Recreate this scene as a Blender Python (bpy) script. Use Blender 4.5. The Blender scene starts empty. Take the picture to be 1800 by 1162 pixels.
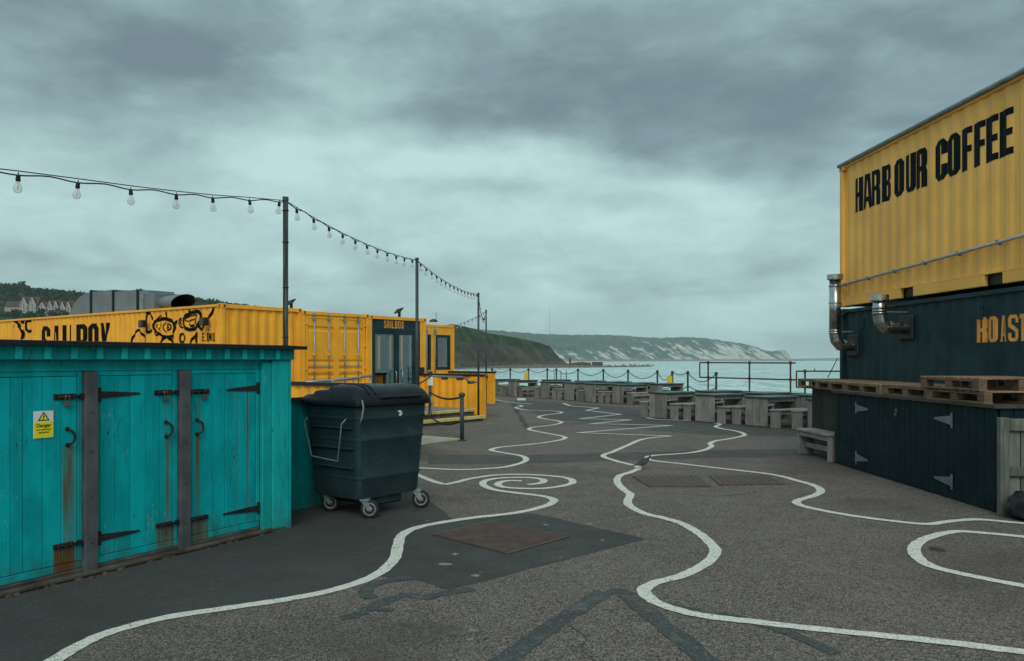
import bpy, bmesh, math, random
from math import sin, cos, pi, atan2, sqrt, exp, radians
from mathutils import Vector, Matrix, noise
from mathutils.geometry import tessellate_polygon

scene = bpy.context.scene
COL = scene.collection
random.seed(11)

# ------------------------------------------------------------------ camera
EYE = 1.65; FPX = 1400.0; CX = 900.0; HY = 633.0
cam_d = bpy.data.cameras.new('camera'); cam = bpy.data.objects.new('camera', cam_d); COL.objects.link(cam)
cam.location = (0, 0, EYE); cam.rotation_euler = (radians(90), 0, 0)
cam_d.sensor_width = 36; cam_d.lens = 36 * FPX / 1800
cam_d.shift_y = (HY - 581) / 1800.0
cam_d.clip_start = 0.1; cam_d.clip_end = 30000
scene.camera = cam
scene.render.resolution_x = 1024; scene.render.resolution_y = 661

def at(px, py, Y):            # photo point at a known distance -> world
    return Vector(((px - CX) / FPX * Y, Y, EYE + (HY - py) / FPX * Y))
def gr(px, py, z=0.0):        # photo point lying on level z -> world
    Y = FPX * (EYE - z) / (py - HY)
    return Vector(((px - CX) / FPX * Y, Y, z))

# ------------------------------------------------------------------ node helper
class NT:
    def __init__(s, tree): s.t = tree
    def n(s, typ, **kw):
        nd = s.t.nodes.new(typ)
        for k, v in kw.items(): setattr(nd, k, v)
        return nd
    def setin(s, sock, v):
        if isinstance(v, bpy.types.NodeSocket): s.t.links.new(v, sock)
        elif v is not None:
            if sock.type == 'RGBA' and len(v) == 3: v = (*v, 1)
            sock.default_value = v
    def m(s, op, a, b=None, c=None, clamp=False):
        nd = s.n('ShaderNodeMath', operation=op); nd.use_clamp = clamp
        s.setin(nd.inputs[0], a)
        if b is not None: s.setin(nd.inputs[1], b)
        if c is not None: s.setin(nd.inputs[2], c)
        return nd.outputs[0]
    def vm(s, op, a, b=None, scale=None):
        nd = s.n('ShaderNodeVectorMath', operation=op)
        s.setin(nd.inputs[0], a)
        if b is not None: s.setin(nd.inputs[1], b)
        if scale is not None: s.setin(nd.inputs['Scale'], scale)
        return nd.outputs['Value'] if op in ('DOT_PRODUCT', 'LENGTH', 'DISTANCE') else nd.outputs[0]
    def mix(s, f, a, b, mode='MIX'):
        nd = s.n('ShaderNodeMix', data_type='RGBA', blend_type=mode)
        s.setin(nd.inputs[0], f); s.setin(nd.inputs[6], a); s.setin(nd.inputs[7], b)
        return nd.outputs[2]
    def noise(s, vec, scale, detail=4, rough=.55, dist=0.0, w=None):
        nd = s.n('ShaderNodeTexNoise')
        s.setin(nd.inputs['Vector'], vec); s.setin(nd.inputs['Scale'], scale)
        nd.inputs['Detail'].default_value = detail; nd.inputs['Roughness'].default_value = rough
        nd.inputs['Distortion'].default_value = dist
        return nd.outputs['Fac']
    def vor(s, vec, scale, out='Distance'):
        nd = s.n('ShaderNodeTexVoronoi')
        s.setin(nd.inputs['Vector'], vec); s.setin(nd.inputs['Scale'], scale)
        return nd.outputs[out]
    def map(s, v, a, b, c=0.0, d=1.0, smooth=True):
        nd = s.n('ShaderNodeMapRange', interpolation_type='SMOOTHSTEP' if smooth else 'LINEAR')
        s.setin(nd.inputs[0], v)
        for i, x in zip((1, 2, 3, 4), (a, b, c, d)): nd.inputs[i].default_value = x
        return nd.outputs[0]
    def sep(s, v):
        nd = s.n('ShaderNodeSeparateXYZ'); s.setin(nd.inputs[0], v); return nd.outputs
    def comb(s, x, y, z):
        nd = s.n('ShaderNodeCombineXYZ')
        for i, v in enumerate((x, y, z)): s.setin(nd.inputs[i], v)
        return nd.outputs[0]

# ------------------------------------------------------------------ world: overcast sky
SUN = Vector((-0.04, -0.78, 0.62)).normalized()
world = bpy.data.worlds.new('World'); scene.world = world; world.use_nodes = True
W = NT(world.node_tree); W.t.nodes.clear()
sky = W.n('ShaderNodeTexSky', sky_type='NISHITA'); sky.sun_disc = False
sky.sun_elevation = math.asin(SUN.z); sky.sun_rotation = atan2(SUN.x, SUN.y)
tc = W.n('ShaderNodeTexCoord'); d = tc.outputs['Generated']
dx, dy, dz = W.sep(d)
zc = W.m('MAXIMUM', dz, 0.0)
inv = W.m('DIVIDE', 1.0, W.m('ADD', zc, 0.16))
plane = W.comb(W.m('MULTIPLY', dx, inv), W.m('MULTIPLY', dy, inv), 3.3)
warp = W.n('ShaderNodeTexNoise'); W.setin(warp.inputs['Vector'], plane)
warp.inputs['Scale'].default_value = 0.8; warp.inputs['Detail'].default_value = 4; warp.inputs['Roughness'].default_value = .5
wv = W.vm('SUBTRACT', warp.outputs['Color'], (0.5, 0.5, 0.5))
pw = W.vm('ADD', plane, W.vm('SCALE', wv, scale=1.1))
n1 = W.noise(pw, 0.62, 5, .48)
n2 = W.noise(pw, 1.9, 4, .5)
n3 = W.noise(W.vm('ADD', W.vm('MULTIPLY', d, (1, 1, 2.8)), W.vm('SCALE', wv, scale=.12)), 6.0, 6, .56, .3)
cov = W.m('ADD', W.m('MULTIPLY', n1, .62), W.m('ADD', W.m('MULTIPLY', n2, .22), W.m('MULTIPLY', n3, .16)))
dark = W.map(cov, .46, .66, 0, .50)
# big cloud masses, by direction in the world sky
dd = W.vm('ADD', d, W.vm('SCALE', W.vm('MULTIPLY', wv, (1, .5, .7)), scale=.20))
wr2 = W.n('ShaderNodeTexNoise'); W.setin(wr2.inputs['Vector'], d)
wr2.inputs['Scale'].default_value = 9; wr2.inputs['Detail'].default_value = 4
dd = W.vm('ADD', dd, W.vm('SCALE', W.vm('SUBTRACT', wr2.outputs['Color'], (.5, .5, .5)), scale=.045))
BL = [  # px, py, half width, half height, weight
 (1010, 150, 250, 80, .75), (1270, 190, 260, 60, .72), (1600, 130, 260, 120, .6), (860, 228, 190, 34, .55), (1430, 60, 400, 60, .35),
 (310, 100, 150, 65, .95), (150, 40, 220, 70, .45), (60, 150, 90, 60, .35), (1130, 298, 60, 16, .35), (1400, 275, 45, 16, .5),
 (1110, 350, 90, 20, .35), (1330, 475, 150, 16, .25), (870, 360, 100, 18, .2), (250, 475, 130, 12, .18), (1180, 520, 120, 10, .2), (420, 165, 90, 30, .4),
 (620, 190, 130, 110, -.35), (680, 300, 200, 60, -.2), (1130, 400, 280, 70, -.38), (940, 310, 150, 30, -.4), (560, 60, 60, 40, -.1),
 (1290, 545, 60, 14, -.2), (970, 520, 50, 14, -.2), (1250, 320, 150, 30, -.4), (120, 250, 120, 60, -.15)]
tex = W.map(W.m('ADD', W.m('MULTIPLY', n2, .45), W.m('MULTIPLY', n3, .55)), .34, .66, .62, 1.22)
acc = dark
for px, py, sx, sy, w_ in BL:
    c = Vector(((px - CX) / FPX, 1, (HY - py) / FPX)).normalized()
    df = W.vm('MULTIPLY', W.vm('SUBTRACT', dd, tuple(c)), (FPX / sx * .8, FPX / sx * .8, FPX / sy * .8))
    e = W.m('EXPONENT', W.m('MULTIPLY', W.vm('DOT_PRODUCT', df, df), -1.0))
    acc = W.m('MULTIPLY_ADD', W.m('MULTIPLY', e, tex), w_ * .95, acc)
acc = W.m('ADD', acc, W.map(dz, .12, .0, 0, .22))
n4 = W.noise(W.vm('ADD', W.vm('MULTIPLY', d, (1, 1, 2.3)), W.vm('SCALE', W.vm('SUBTRACT', wr2.outputs['Color'], (.5, .5, .5)), scale=.06)), 8.5, 6, .55, .2)
n5 = W.noise(W.vm('MULTIPLY', d, (1, 1, 2.0)), 20.0, 6, .6, .5)
acc = W.m('ADD', acc, W.m('MULTIPLY', W.m('SUBTRACT', n4, .5), 1.15))
acc = W.m('ADD', acc, W.m('MULTIPLY', W.m('SUBTRACT', n5, .5), .42))
acc = W.m('MAXIMUM', W.m('MINIMUM', acc, 1.35), -.35)
rmp = W.n('ShaderNodeValToRGB'); W.setin(rmp.inputs[0], W.map(acc, -.35, 1.35, 0, 1, False))
cr = rmp.color_ramp
K = 10.0
stops = [(0.0, (.50, .70, .69)), (.20, (.395, .565, .56)), (.38, (.315, .455, .465)), (.60, (.232, .335, .358)), (.8, (.185, .262, .287)), (1.0, (.155, .218, .243))]
cr.elements[0].position = 0; cr.elements[0].color = (*[c for c in stops[0][1]], 1)
cr.elements[1].position = 1; cr.elements[1].color = (*[c for c in stops[-1][1]], 1)
for p_, c_ in stops[1:-1]:
    e_ = cr.elements.new(p_); e_.color = (*c_, 1)
cl = W.vm('SCALE', rmp.outputs[0], scale=K)
mixc = W.mix(0.94, sky.outputs[0], cl)
bg = W.n('ShaderNodeBackground'); W.setin(bg.inputs['Color'], mixc); bg.inputs['Strength'].default_value = 0.1
wo = W.n('ShaderNodeOutputWorld'); W.t.links.new(bg.outputs[0], wo.inputs[0])

# ------------------------------------------------------------------ sun behind cloud
sd = bpy.data.lights.new('sun', 'SUN'); sd.energy = 1.5; sd.angle = radians(40); sd.color = (1, .95, .88)
so = bpy.data.objects.new('sun', sd); COL.objects.link(so)
so.rotation_euler = SUN.to_track_quat('Z', 'Y').to_euler()
so.location = (5, -10, 30)
vs = scene.view_settings
vs.view_transform = 'Standard'; vs.look = 'None'; vs.exposure = 0.12; vs.gamma = 1.0; vs.use_curve_mapping = False
try: scene.cycles.volume_bounces = 1; scene.cycles.max_bounces = 10; scene.cycles.transparent_max_bounces = 12
except Exception: pass

# ------------------------------------------------------------------ materials
def newmat(name):
    m = bpy.data.materials.new(name); m.use_nodes = True
    t = NT(m.node_tree); b = m.node_tree.nodes['Principled BSDF']
    return m, t, b
def objco(t, ob=None):
    c = t.n('ShaderNodeTexCoord')
    if ob: c.object = ob
    return c.outputs['Object']
def wpos(t): return t.n('ShaderNodeNewGeometry').outputs['Position']
def bump(t, b, h, strength=.3, dist=.01):
    n_ = t.n('ShaderNodeBump'); n_.inputs['Strength'].default_value = strength; n_.inputs['Distance'].default_value = dist
    t.setin(n_.inputs['Height'], h); t.setin(b.inputs['Normal'], n_.outputs[0])
def paint(name, col, rough=.55, var=.18, scale=3.0, metal=0.0, rust=0.0, streak=.15, spec=.4, bmp=.08):
    m, t, b = newmat(name); co = wpos(t)
    n_ = t.noise(co, scale, 5, .6)
    c = t.mix(t.map(n_, .3, .7, 0, 1), tuple(x * (1 - var) for x in col), tuple(min(1, x * (1 + var)) for x in col))
    if streak:
        s_ = t.noise(t.vm('MULTIPLY', co, (9, 9, .55)), 2.2, 4, .6)
        c = t.mix(t.map(s_, .52, .78, 0, streak), c, tuple(x * .35 + .012 for x in col))
    if rust:
        r_ = t.noise(co, 14, 6, .7)
        r2 = t.noise(co, 1.7, 2, .5)
        f = t.m('MULTIPLY', t.map(r_, .62, .70, 0, 1), t.map(r2, .45, .65, 0, rust))
        c = t.mix(f, c, (.11, .035, .015))
    t.setin(b.inputs['Base Color'], c)
    t.setin(b.inputs['Roughness'], t.map(t.noise(co, scale * 4, 3), .3, .7, max(.05, rough - .1), min(1, rough + .1)))
    b.inputs['Metallic'].default_value = metal
    b.inputs['Specular IOR Level'].default_value = spec
    if bmp: bump(t, b, t.noise(co, 26, 4, .6), bmp, .01)
    return m
def wood(name, col, axis='z', rough=.8, var=.35, green=0.0):
    m, t, b = newmat(name)
    tcn = t.n('ShaderNodeTexCoord'); oi = t.n('ShaderNodeObjectInfo')
    co = t.vm('ADD', tcn.outputs['Object'], t.vm('SCALE', (7.0, 3.0, 5.0), scale=oi.outputs['Random']))
    sc = {'z': (22, 22, 1.6), 'x': (1.6, 22, 22), 'y': (22, 1.6, 22)}[axis]
    g = t.noise(t.vm('MULTIPLY', co, sc), 1.6, 5, .65, .6)
    g2 = t.noise(co, 2.2, 4, .6)
    k = t.m('ADD', t.m('MULTIPLY', g, .6), t.m('MULTIPLY', g2, .4))
    k = t.m('ADD', k, t.m('MULTIPLY', t.m('SUBTRACT', oi.outputs['Random'], .5), .12))
    c = t.mix(t.map(k, .36, .64, 0, 1), tuple(x * (1 - var) for x in col), tuple(min(1, x * (1 + var)) for x in col))
    crk = t.noise(t.vm('MULTIPLY', co, tuple(x * 2 for x in sc)), 2.0, 3, .6)
    c = t.mix(t.map(crk, .64, .72, 0, .7), c, tuple(x * .3 for x in col))
    if green: c = t.mix(t.map(t.noise(co, 4, 4), .5, .7, 0, green), c, (.05, .08, .045))
    t.setin(b.inputs['Base Color'], c); b.inputs['Roughness'].default_value = rough
    b.inputs['Specular IOR Level'].default_value = .25
    bump(t, b, g, .35, .004)
    return m

MAT = {}
YEL = (.97, .415, .026)
MAT['yellow'] = paint('yellow_container_paint', YEL, .5, .12, 1.6, 0, .8, .34)
MAT['yellow_dull'] = paint('faded_yellow_paint', (.92, .475, .105), .55, .12, 1.2, 0, .35, .2)
MAT['navy'] = paint('dark_blue_green_paint', (.014, .038, .047), .6, .3, 2.0, 0, .2, .1, .2)
MAT['navy_wood'] = paint('dark_blue_wood_paint', (.0045, .018, .025), .66, .3, 3.0, 0, 0, .25, .15)
MAT['letter_dark'] = paint('dark_lettering_paint', (.003, .009, .013), .7, .2, 3, 0, 0, .0, .1)
MAT['letter_black'] = paint('black_mural_paint', (.007, .006, .006), .7, .2, 3, 0, 0, .0, .1)
MAT['letter_orange'] = paint('orange_lettering_paint', (.78, .33, .06), .6, .12, 6, 0, 0, .1)
MAT['galv'] = paint('galvanised_steel', (.30, .35, .36), .42, .2, 6, .75, .1, .25)
MAT['galv_dull'] = paint('dull_galvanised_steel', (.20, .25, .255), .55, .2, 5, .3, .15, .3)
MAT['steel'] = paint('stainless_steel', (.42, .43, .42), .27, .2, 5, 1.0, 0, .3)
MAT['duct'] = paint('duct_sheet_metal', (.15, .19, .215), .6, .15, 1.4, .1, .05, .15)
def scuff(m, amt, sc):
    t = NT(m.node_tree); b = m.node_tree.nodes['Principled BSDF']; co = wpos(t)
    src = b.inputs['Base Color'].links[0].from_socket
    a = t.noise(t.vm('MULTIPLY', co, sc), 3.0, 5, .7, .6); w = t.noise(co, 2.4, 4, .6)
    f = t.m('MULTIPLY', t.map(a, .60, .68), t.map(w, .45, .62, 0, amt))
    c = t.mix(f, src, (.10, .125, .13)); z = t.sep(co)[2]
    c = t.mix(t.m('MULTIPLY', t.map(z, .55, .15), t.map(t.noise(co, 7, 5, .7), .4, .65, 0, .5)), c, (.05, .048, .042))
    t.setin(b.inputs['Base Color'], c)
MAT['rubber'] = paint('black_rubber', (.014, .015, .016), .75, .3, 8, 0, 0, 0)
MAT['black'] = paint('black_trim', (.010, .013, .016), .5, .3, 5, 0, 0, .1)
MAT['felt'] = paint('black_roofing_felt', (.008, .011, .014), .9, .4, 8, 0, 0, .0)
MAT['bin'] = paint('dark_bin_plastic', (.015, .036, .043), .45, .22, 2.5, 0, 0, .3, .3)
MAT['lid'] = paint('black_lid_plastic', (.006, .012, .015), .42, .25, 3, 0, 0, .1, .25)
scuff(MAT['bin'], .55, (2, 2, 22)); scuff(MAT['lid'], .4, (3, 9, 9))
MAT['iron'] = paint('rusty_black_iron', (.020, .016, .015), .65, .35, 12, .2, .6, 0)
MAT['rustbar'] = paint('rusty_railing', (.085, .045, .034), .75, .45, 7, .2, .8, .1)
MAT['hub'] = paint('pale_wheel_hub', (.20, .21, .205), .6, .35, 14, .3, 0, 0)
MAT['pole'] = paint('weathered_scaffold_tube', (.045, .068, .070), .55, .25, 5, .3, .2, .2)
MAT['concrete'] = paint('old_concrete', (.070, .062, .052), .9, .4, 5, 0, 0, .1, .2, .5)
MAT['slab'] = paint('pale_concrete_slab', (.30, .29, .26), .9, .18, 3, 0, 0, 0, .2, .3)
MAT['stepyellow'] = paint('yellow_step_paint', (.62, .50, .17), .7, .22, 9, 0, 0, .1)
MAT['tabletop'] = paint('dark_green_tabletop', (.030, .070, .068), .42, .25, 5, 0, 0, 0)
MAT['greypost'] = paint('grey_sheet_post', (.075, .078, .085), .65, .28, 5, 0, .15, .4)
MAT['steelhinge'] = paint('pale_galvanised_hinge', (.16, .205, .22), .5, .2, 9, .3, 0, 0)
MAT['white'] = paint('white_paint', (.72, .74, .72), .5, .05, 5, 0, 0, .05)
MAT['signyellow'] = paint('sign_yellow', (.80, .70, .03), .5, .05, 5, 0, 0, 0)
MAT['red'] = paint('red_paint', (.35, .03, .02), .5, .1, 5, 0, 0, 0)
MAT['interior'] = paint('grey_interior_board', (.23, .22, .20), .8, .1, 3, 0, 0, 0)
MAT['wallcream'] = paint('cream_render', (.30, .285, .25), .9, .15, .2, 0, 0, 0)
MAT['roofred'] = paint('brown_roof_tiles', (.085, .050, .042), .9, .25, .3, 0, 0, 0)
MAT['darkglass'] = paint('far_window_glass', (.03, .04, .045), .2, .1, 1, 0, 0, 0)
MAT['darkskin'] = paint('dark_pigeon_feathers', (.035, .04, .045), .7, .3, 40, 0, 0, 0)
MAT['pink'] = paint('pink_legs', (.3, .1, .08), .7, .1, 9, 0, 0, 0)
MAT['plank'] = wood('weathered_grey_wood', (.205, .196, .182), 'z')
MAT['plank_x'] = wood('weathered_grey_wood_flat', (.235, .226, .208), 'x')
MAT['pallet'] = wood('brown_pallet_wood', (.205, .135, .082), 'y', var=.5)
MAT['pallet_x'] = wood('pallet_rail_wood', (.165, .11, .07), 'x')
MAT['pallet_old'] = wood('grey_pallet_wood', (.125, .105, .088), 'y')
MAT['storewood'] = wood('dark_olive_wood', (.040, .043, .037), 'z')
MAT['fencewood'] = wood('grey_green_fence_wood', (.125, .135, .118), 'z', green=.4)

def glass_mat():
    m, t, b = newmat('clear_glass'); out = m.node_tree.nodes['Material Output']
    tr = t.n('ShaderNodeBsdfTransparent'); tr.inputs[0].default_value = (.93, .95, .95, 1)
    b.inputs['Base Color'].default_value = (.80, .78, .76, 1); b.inputs['Roughness'].default_value = .06
    lw = t.n('ShaderNodeLayerWeight'); lw.inputs[0].default_value = .35
    mx = t.n('ShaderNodeMixShader'); t.setin(mx.inputs[0], t.m('MULTIPLY_ADD', lw.outputs['Facing'], .6, .16, clamp=True))
    m.node_tree.links.new(tr.outputs[0], mx.inputs[1]); m.node_tree.links.new(b.outputs[0], mx.inputs[2])
    m.node_tree.links.new(mx.outputs[0], out.inputs[0])
    return m
MAT['bulbglass'] = glass_mat()
def pane_mat():
    m, t, b = newmat('window_pane')
    out = m.node_tree.nodes['Material Output']
    tr = t.n('ShaderNodeBsdfTransparent'); tr.inputs[0].default_value = (.78, .84, .85, 1)
    gl = t.n('ShaderNodeBsdfGlossy'); gl.inputs['Roughness'].default_value = .03
    fr = t.n('ShaderNodeFresnel'); fr.inputs[0].default_value = 1.55
    mx = t.n('ShaderNodeMixShader'); t.setin(mx.inputs[0], t.m('MULTIPLY', fr.outputs[0], .55))
    m.node_tree.links.new(tr.outputs[0], mx.inputs[1]); m.node_tree.links.new(gl.outputs[0], mx.inputs[2])
    m.node_tree.links.new(mx.outputs[0], out.inputs[0])
    return m
MAT['pane'] = pane_mat()
def filament():
    m, t, b = newmat('bulb_core'); b.inputs['Base Color'].default_value = (.75, .72, .70, 1); b.inputs['Roughness'].default_value = .4
    return m
MAT['filament'] = filament()

def asphalt(name, base, speck, lo, hi, smooth=False):
    m, t, b = newmat(name); co = wpos(t)
    fl = t.noise(co, 120, 2, .7)
    v = t.vor(co, 135, 'Color'); vx = t.sep(v)[0]
    v2 = t.sep(t.vor(co, 75, 'Color'))[1]
    big = t.noise(co, .45, 5, .6); mid = t.noise(co, 2.6, 5, .65)
    c = t.mix(t.map(big, .3, .7), tuple(x * lo for x in base), tuple(x * hi for x in base))
    c = t.mix(t.map(mid, .35, .75, 0, .35), c, tuple(x * .52 for x in base))
    k = 1.0 if not smooth else .38
    c = t.mix(t.map(vx, .5, 1.0, 0, .85 * k), c, speck)
    c = t.mix(t.map(vx, .30, .0, 0, .75 * k), c, tuple(x * .06 for x in base))
    c = t.mix(t.map(v2, .66, 1.0, 0, .45 * k), c, speck)
    c = t.mix(t.map(fl, .55, .70, 0, .6 * k), c, tuple(x * .25 for x in base))
    stain = t.noise(co, 1.1, 6, .72, .8)
    c = t.mix(t.map(stain, .60, .74, 0, .6), c, tuple(x * .35 for x in base))
    st2 = t.noise(t.vm('ADD', co, (31, 7, 0)), .33, 6, .62, .5)
    c = t.mix(t.map(st2, .50, .66, 0, .50), c, tuple(x * .55 for x in base))
    gum = t.vor(t.vm('ADD', co, t.vm('SCALE', t.vm('MULTIPLY', co, (0, 0, 0)), scale=1.0)), 2.3)
    c = t.mix(t.map(gum, .035, .018, 0, .55), c, tuple(x * .3 for x in base))
    gum2 = t.vor(t.vm('ADD', co, (5.3, 2.1, 0)), 1.7)
    c = t.mix(t.map(gum2, .022, .012, 0, .6), c, (.30, .29, .27))
    t.setin(b.inputs['Base Color'], c)
    t.setin(b.inputs['Roughness'], t.map(mid, .3, .7, .72, .92))
    b.inputs['Specular IOR Level'].default_value = .3
    bump(t, b, t.m('ADD', vx, t.m('MULTIPLY', fl, 1.5)), .55 if not smooth else .15, .006)
    return m
MAT['asphalt'] = asphalt('brown_grey_asphalt', (.098, .081, .073), (.33, .278, .245), .78, 1.12)
MAT['asphalt_dark'] = asphalt('dark_smooth_asphalt', (.050, .052, .050), (.12, .12, .115), .75, 1.2, True)
MAT['asphalt_patch'] = asphalt('dark_asphalt_patch', (.052, .056, .055), (.12, .125, .12), .85, 1.15, True)
MAT['asphalt_band'] = asphalt('dark_asphalt_band', (.062, .063, .060), (.14, .14, .13), .85, 1.15, True)
MAT['asphalt_blue'] = asphalt('blue_grey_overpaint', (.042, .056, .062), (.09, .105, .11), .85, 1.2, True)
def wear_to_asphalt(m, amt):
    t = NT(m.node_tree); b = m.node_tree.nodes['Principled BSDF']; co = wpos(t)
    src = b.inputs['Base Color'].links[0].from_socket
    f = t.m('MAXIMUM', t.map(t.noise(co, 55, 3, .7), .5, .62, 0, amt), t.map(t.noise(co, 5, 4, .7), .52, .66, 0, amt))
    v = t.sep(t.vor(co, 120, 'Color'))[0]
    g = t.mix(v, (.045, .04, .036), (.20, .18, .16))
    t.setin(b.inputs['Base Color'], t.mix(f, src, g))
wear_to_asphalt(MAT['asphalt_blue'], .9)
wear_to_asphalt(MAT['asphalt_band'], .35)
def linemat():
    m, t, b = newmat('worn_white_line_paint'); co = wpos(t)
    v = t.sep(t.vor(co, 120, 'Color'))[0]; w_ = t.noise(co, 9, 5, .7); w2 = t.noise(co, 70, 3, .7)
    c = t.mix(t.map(w_, .3, .7), (.55, .54, .49), (.76, .75, .69))
    f = t.m('MAXIMUM', t.map(v, .88, .93, 0, .7), t.m('MULTIPLY', t.map(w_, .52, .66), t.map(w2, .42, .56, 0, .9)))
    f = t.m('MAXIMUM', f, t.map(w2, .63, .70, 0, .75))
    c = t.mix(f, c, (.11, .10, .09))
    t.setin(b.inputs['Base Color'], c); b.inputs['Roughness'].default_value = .75
    bump(t, b, v, .25, .004)
    return m
MAT['line'] = linemat()
def covermat():
    m, t, b = newmat('rusty_cast_iron'); co = wpos(t)
    n_ = t.noise(co, 7, 6, .7); f_ = t.noise(co, 60, 3)
    c = t.mix(t.map(n_, .3, .7), (.062, .044, .037), (.115, .072, .058))
    c = t.mix(t.map(f_, .55, .7, 0, .5), c, (.03, .026, .025))
    t.setin(b.inputs['Base Color'], c); b.inputs['Roughness'].default_value = .75; bump(t, b, f_, .3, .004)
    return m
MAT['cover'] = covermat()

# ------------------------------------------------------------------ mesh helpers
class MB:
    def __init__(s): s.v = []; s.f = []
    def quad(s, a, b, c, d_):
        i = len(s.v); s.v += [tuple(a), tuple(b), tuple(c), tuple(d_)]; s.f.append((i, i + 1, i + 2, i + 3))
    def box(s, x0, x1, y0, y1, z0, z1):
        i = len(s.v)
        s.v += [(x0, y0, z0), (x1, y0, z0), (x1, y1, z0), (x0, y1, z0), (x0, y0, z1), (x1, y0, z1), (x1, y1, z1), (x0, y1, z1)]
        s.f += [tuple(i + k for k in q) for q in ((0, 3, 2, 1), (4, 5, 6, 7), (0, 1, 5, 4), (1, 2, 6, 5), (2, 3, 7, 6), (3, 0, 4, 7))]
        return s
    def hexa(s, b4, t4):
        i = len(s.v); s.v += [tuple(p) for p in b4] + [tuple(p) for p in t4]
        s.f += [tuple(i + k for k in q) for q in ((0, 3, 2, 1), (4, 5, 6, 7), (0, 1, 5, 4), (1, 2, 6, 5), (2, 3, 7, 6), (3, 0, 4, 7))]
        return s
    def tube(s, pts, r, n=10, cap=True):
        pts = [Vector(p) for p in pts]
        if not isinstance(r, (list, tuple)): r = [r] * len(pts)
        prev = None; rings = []
        for i, p in enumerate(pts):
            a = pts[max(0, i - 1)]; b = pts[min(len(pts) - 1, i + 1)]; t = (b - a).normalized()
            if prev is None:
                up = Vector((0, 0, 1)) if abs(t.z) < .95 else Vector((1, 0, 0)); x = t.cross(up).normalized()
            else: x = (prev - t * prev.dot(t)).normalized()
            prev = x; y = t.cross(x)
            st = len(s.v)
            for k in range(n):
                an = 2 * pi * k / n; s.v.append(tuple(p + (x * cos(an) + y * sin(an)) * r[i]))
            rings.append(st)
        for i in range(len(rings) - 1):
            for k in range(n):
                a, b = rings[i] + k, rings[i] + (k + 1) % n; c, d_ = rings[i + 1] + (k + 1) % n, rings[i + 1] + k
                s.f.append((a, b, c, d_))
        if cap:
            s.f.append(tuple(rings[0] + k for k in reversed(range(n)))); s.f.append(tuple(rings[-1] + k for k in range(n)))
        return s
    def lathe(s, prof, cx=0, cy=0, n=16):
        st = len(s.v)
        for r, z in prof:
            for k in range(n):
                a = 2 * pi * k / n; s.v.append((cx + r * cos(a), cy + r * sin(a), z))
        for i in range(len(prof) - 1):
            for k in range(n):
                s.f.append((st + i * n + k, st + i * n + (k + 1) % n, st + (i + 1) * n + (k + 1) % n, st + (i + 1) * n + k))
        return s
    def prism(s, poly, z0, z1):      # polygon (x,y) extruded in z
        n = len(poly); i = len(s.v)
        s.v += [(x, y, z0) for x, y in poly] + [(x, y, z1) for x, y in poly]
        s.f.append(tuple(i + k for k in reversed(range(n)))); s.f.append(tuple(i + n + k for k in range(n)))
        for k in range(n): s.f.append((i + k, i + (k + 1) % n, i + n + (k + 1) % n, i + n + k))
        return s
    def prism_xz(s, poly, y0, y1):   # polygon (x,z) extruded in y
        n = len(poly); i = len(s.v)
        s.v += [(x, y0, z) for x, z in poly] + [(x, y1, z) for x, z in poly]
        s.f.append(tuple(i + k for k in range(n))); s.f.append(tuple(i + n + k for k in reversed(range(n))))
        for k in range(n): s.f.append((i + (k + 1) % n, i + k, i + n + k, i + n + (k + 1) % n))
        return s
    def mesh(s, name, mat, smooth=False):
        me = bpy.data.meshes.new(name); me.from_pydata(s.v, [], s.f); me.validate(); me.update()
        if isinstance(mat, (list, tuple)):
            for m in mat: me.materials.append(m)
        else: me.materials.append(mat)
        if smooth:
            me.polygons.foreach_set('use_smooth', [True] * len(me.polygons))
            me.update()
        return me
    def build(s, name, mat, parent=None, smooth=False, bevel=0, seg=1, label=None, mw=None):
        return mk(name, s.mesh(name, mat, smooth), parent, bevel, seg, label, smooth)
def mk(name, me, parent=None, bevel=0, seg=1, label=None, smooth=False):
    o = bpy.data.objects.new(name, me); COL.objects.link(o); o.parent = parent
    if bevel:
        b = o.modifiers.new('bevel', 'BEVEL'); b.width = bevel; b.segments = seg; b.limit_method = 'ANGLE'; b.angle_limit = radians(40)
    if label: o['label'] = label
    return o
def thing(name, label, cat, loc=(0, 0, 0), rz=0, group=None):
    o = bpy.data.objects.new(name, None); COL.objects.link(o); o.location = loc; o.rotation_euler = (0, 0, rz)
    o.empty_display_size = .2
    o['label'] = label; o['category'] = cat
    if group: o['group'] = group
    return o
def struct(o): o['kind'] = 'structure'; return o
def tag(o, label, cat, group=None):
    o['label'] = label; o['category'] = cat
    if group: o['group'] = group
    return o
def kids(o): return [c for c in bpy.data.objects if c.parent is o]
def dup(root, loc=None, rz=None, label=None, group=None):
    m = {}
    r = root.copy(); COL.objects.link(r)
    if loc is not None: r.location = loc
    if rz is not None: r.rotation_euler = (0, 0, rz)
    if label: r['label'] = label
    if group: r['group'] = group
    for ch in KIDS[root.name]:
        c = ch.copy(); COL.objects.link(c); c.parent = r
        for g in KIDS.get(ch.name, []):
            q = g.copy(); COL.objects.link(q); q.parent = c
    return r
KIDS = {}
def remember(root):
    KIDS[root.name] = kids(root)
    for c in KIDS[root.name]: KIDS[c.name] = kids(c)
def auto_smooth(o, ang=40):
    me = o.data
    bm = bmesh.new(); bm.from_mesh(me); bmesh.ops.remove_doubles(bm, verts=bm.verts, dist=1e-5)
    for e in bm.edges:
        e.smooth = not (len(e.link_faces) == 2 and e.calc_face_angle(0) > radians(ang))
    for f in bm.faces: f.smooth = True
    bm.to_mesh(me); bm.free(); return o

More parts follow.
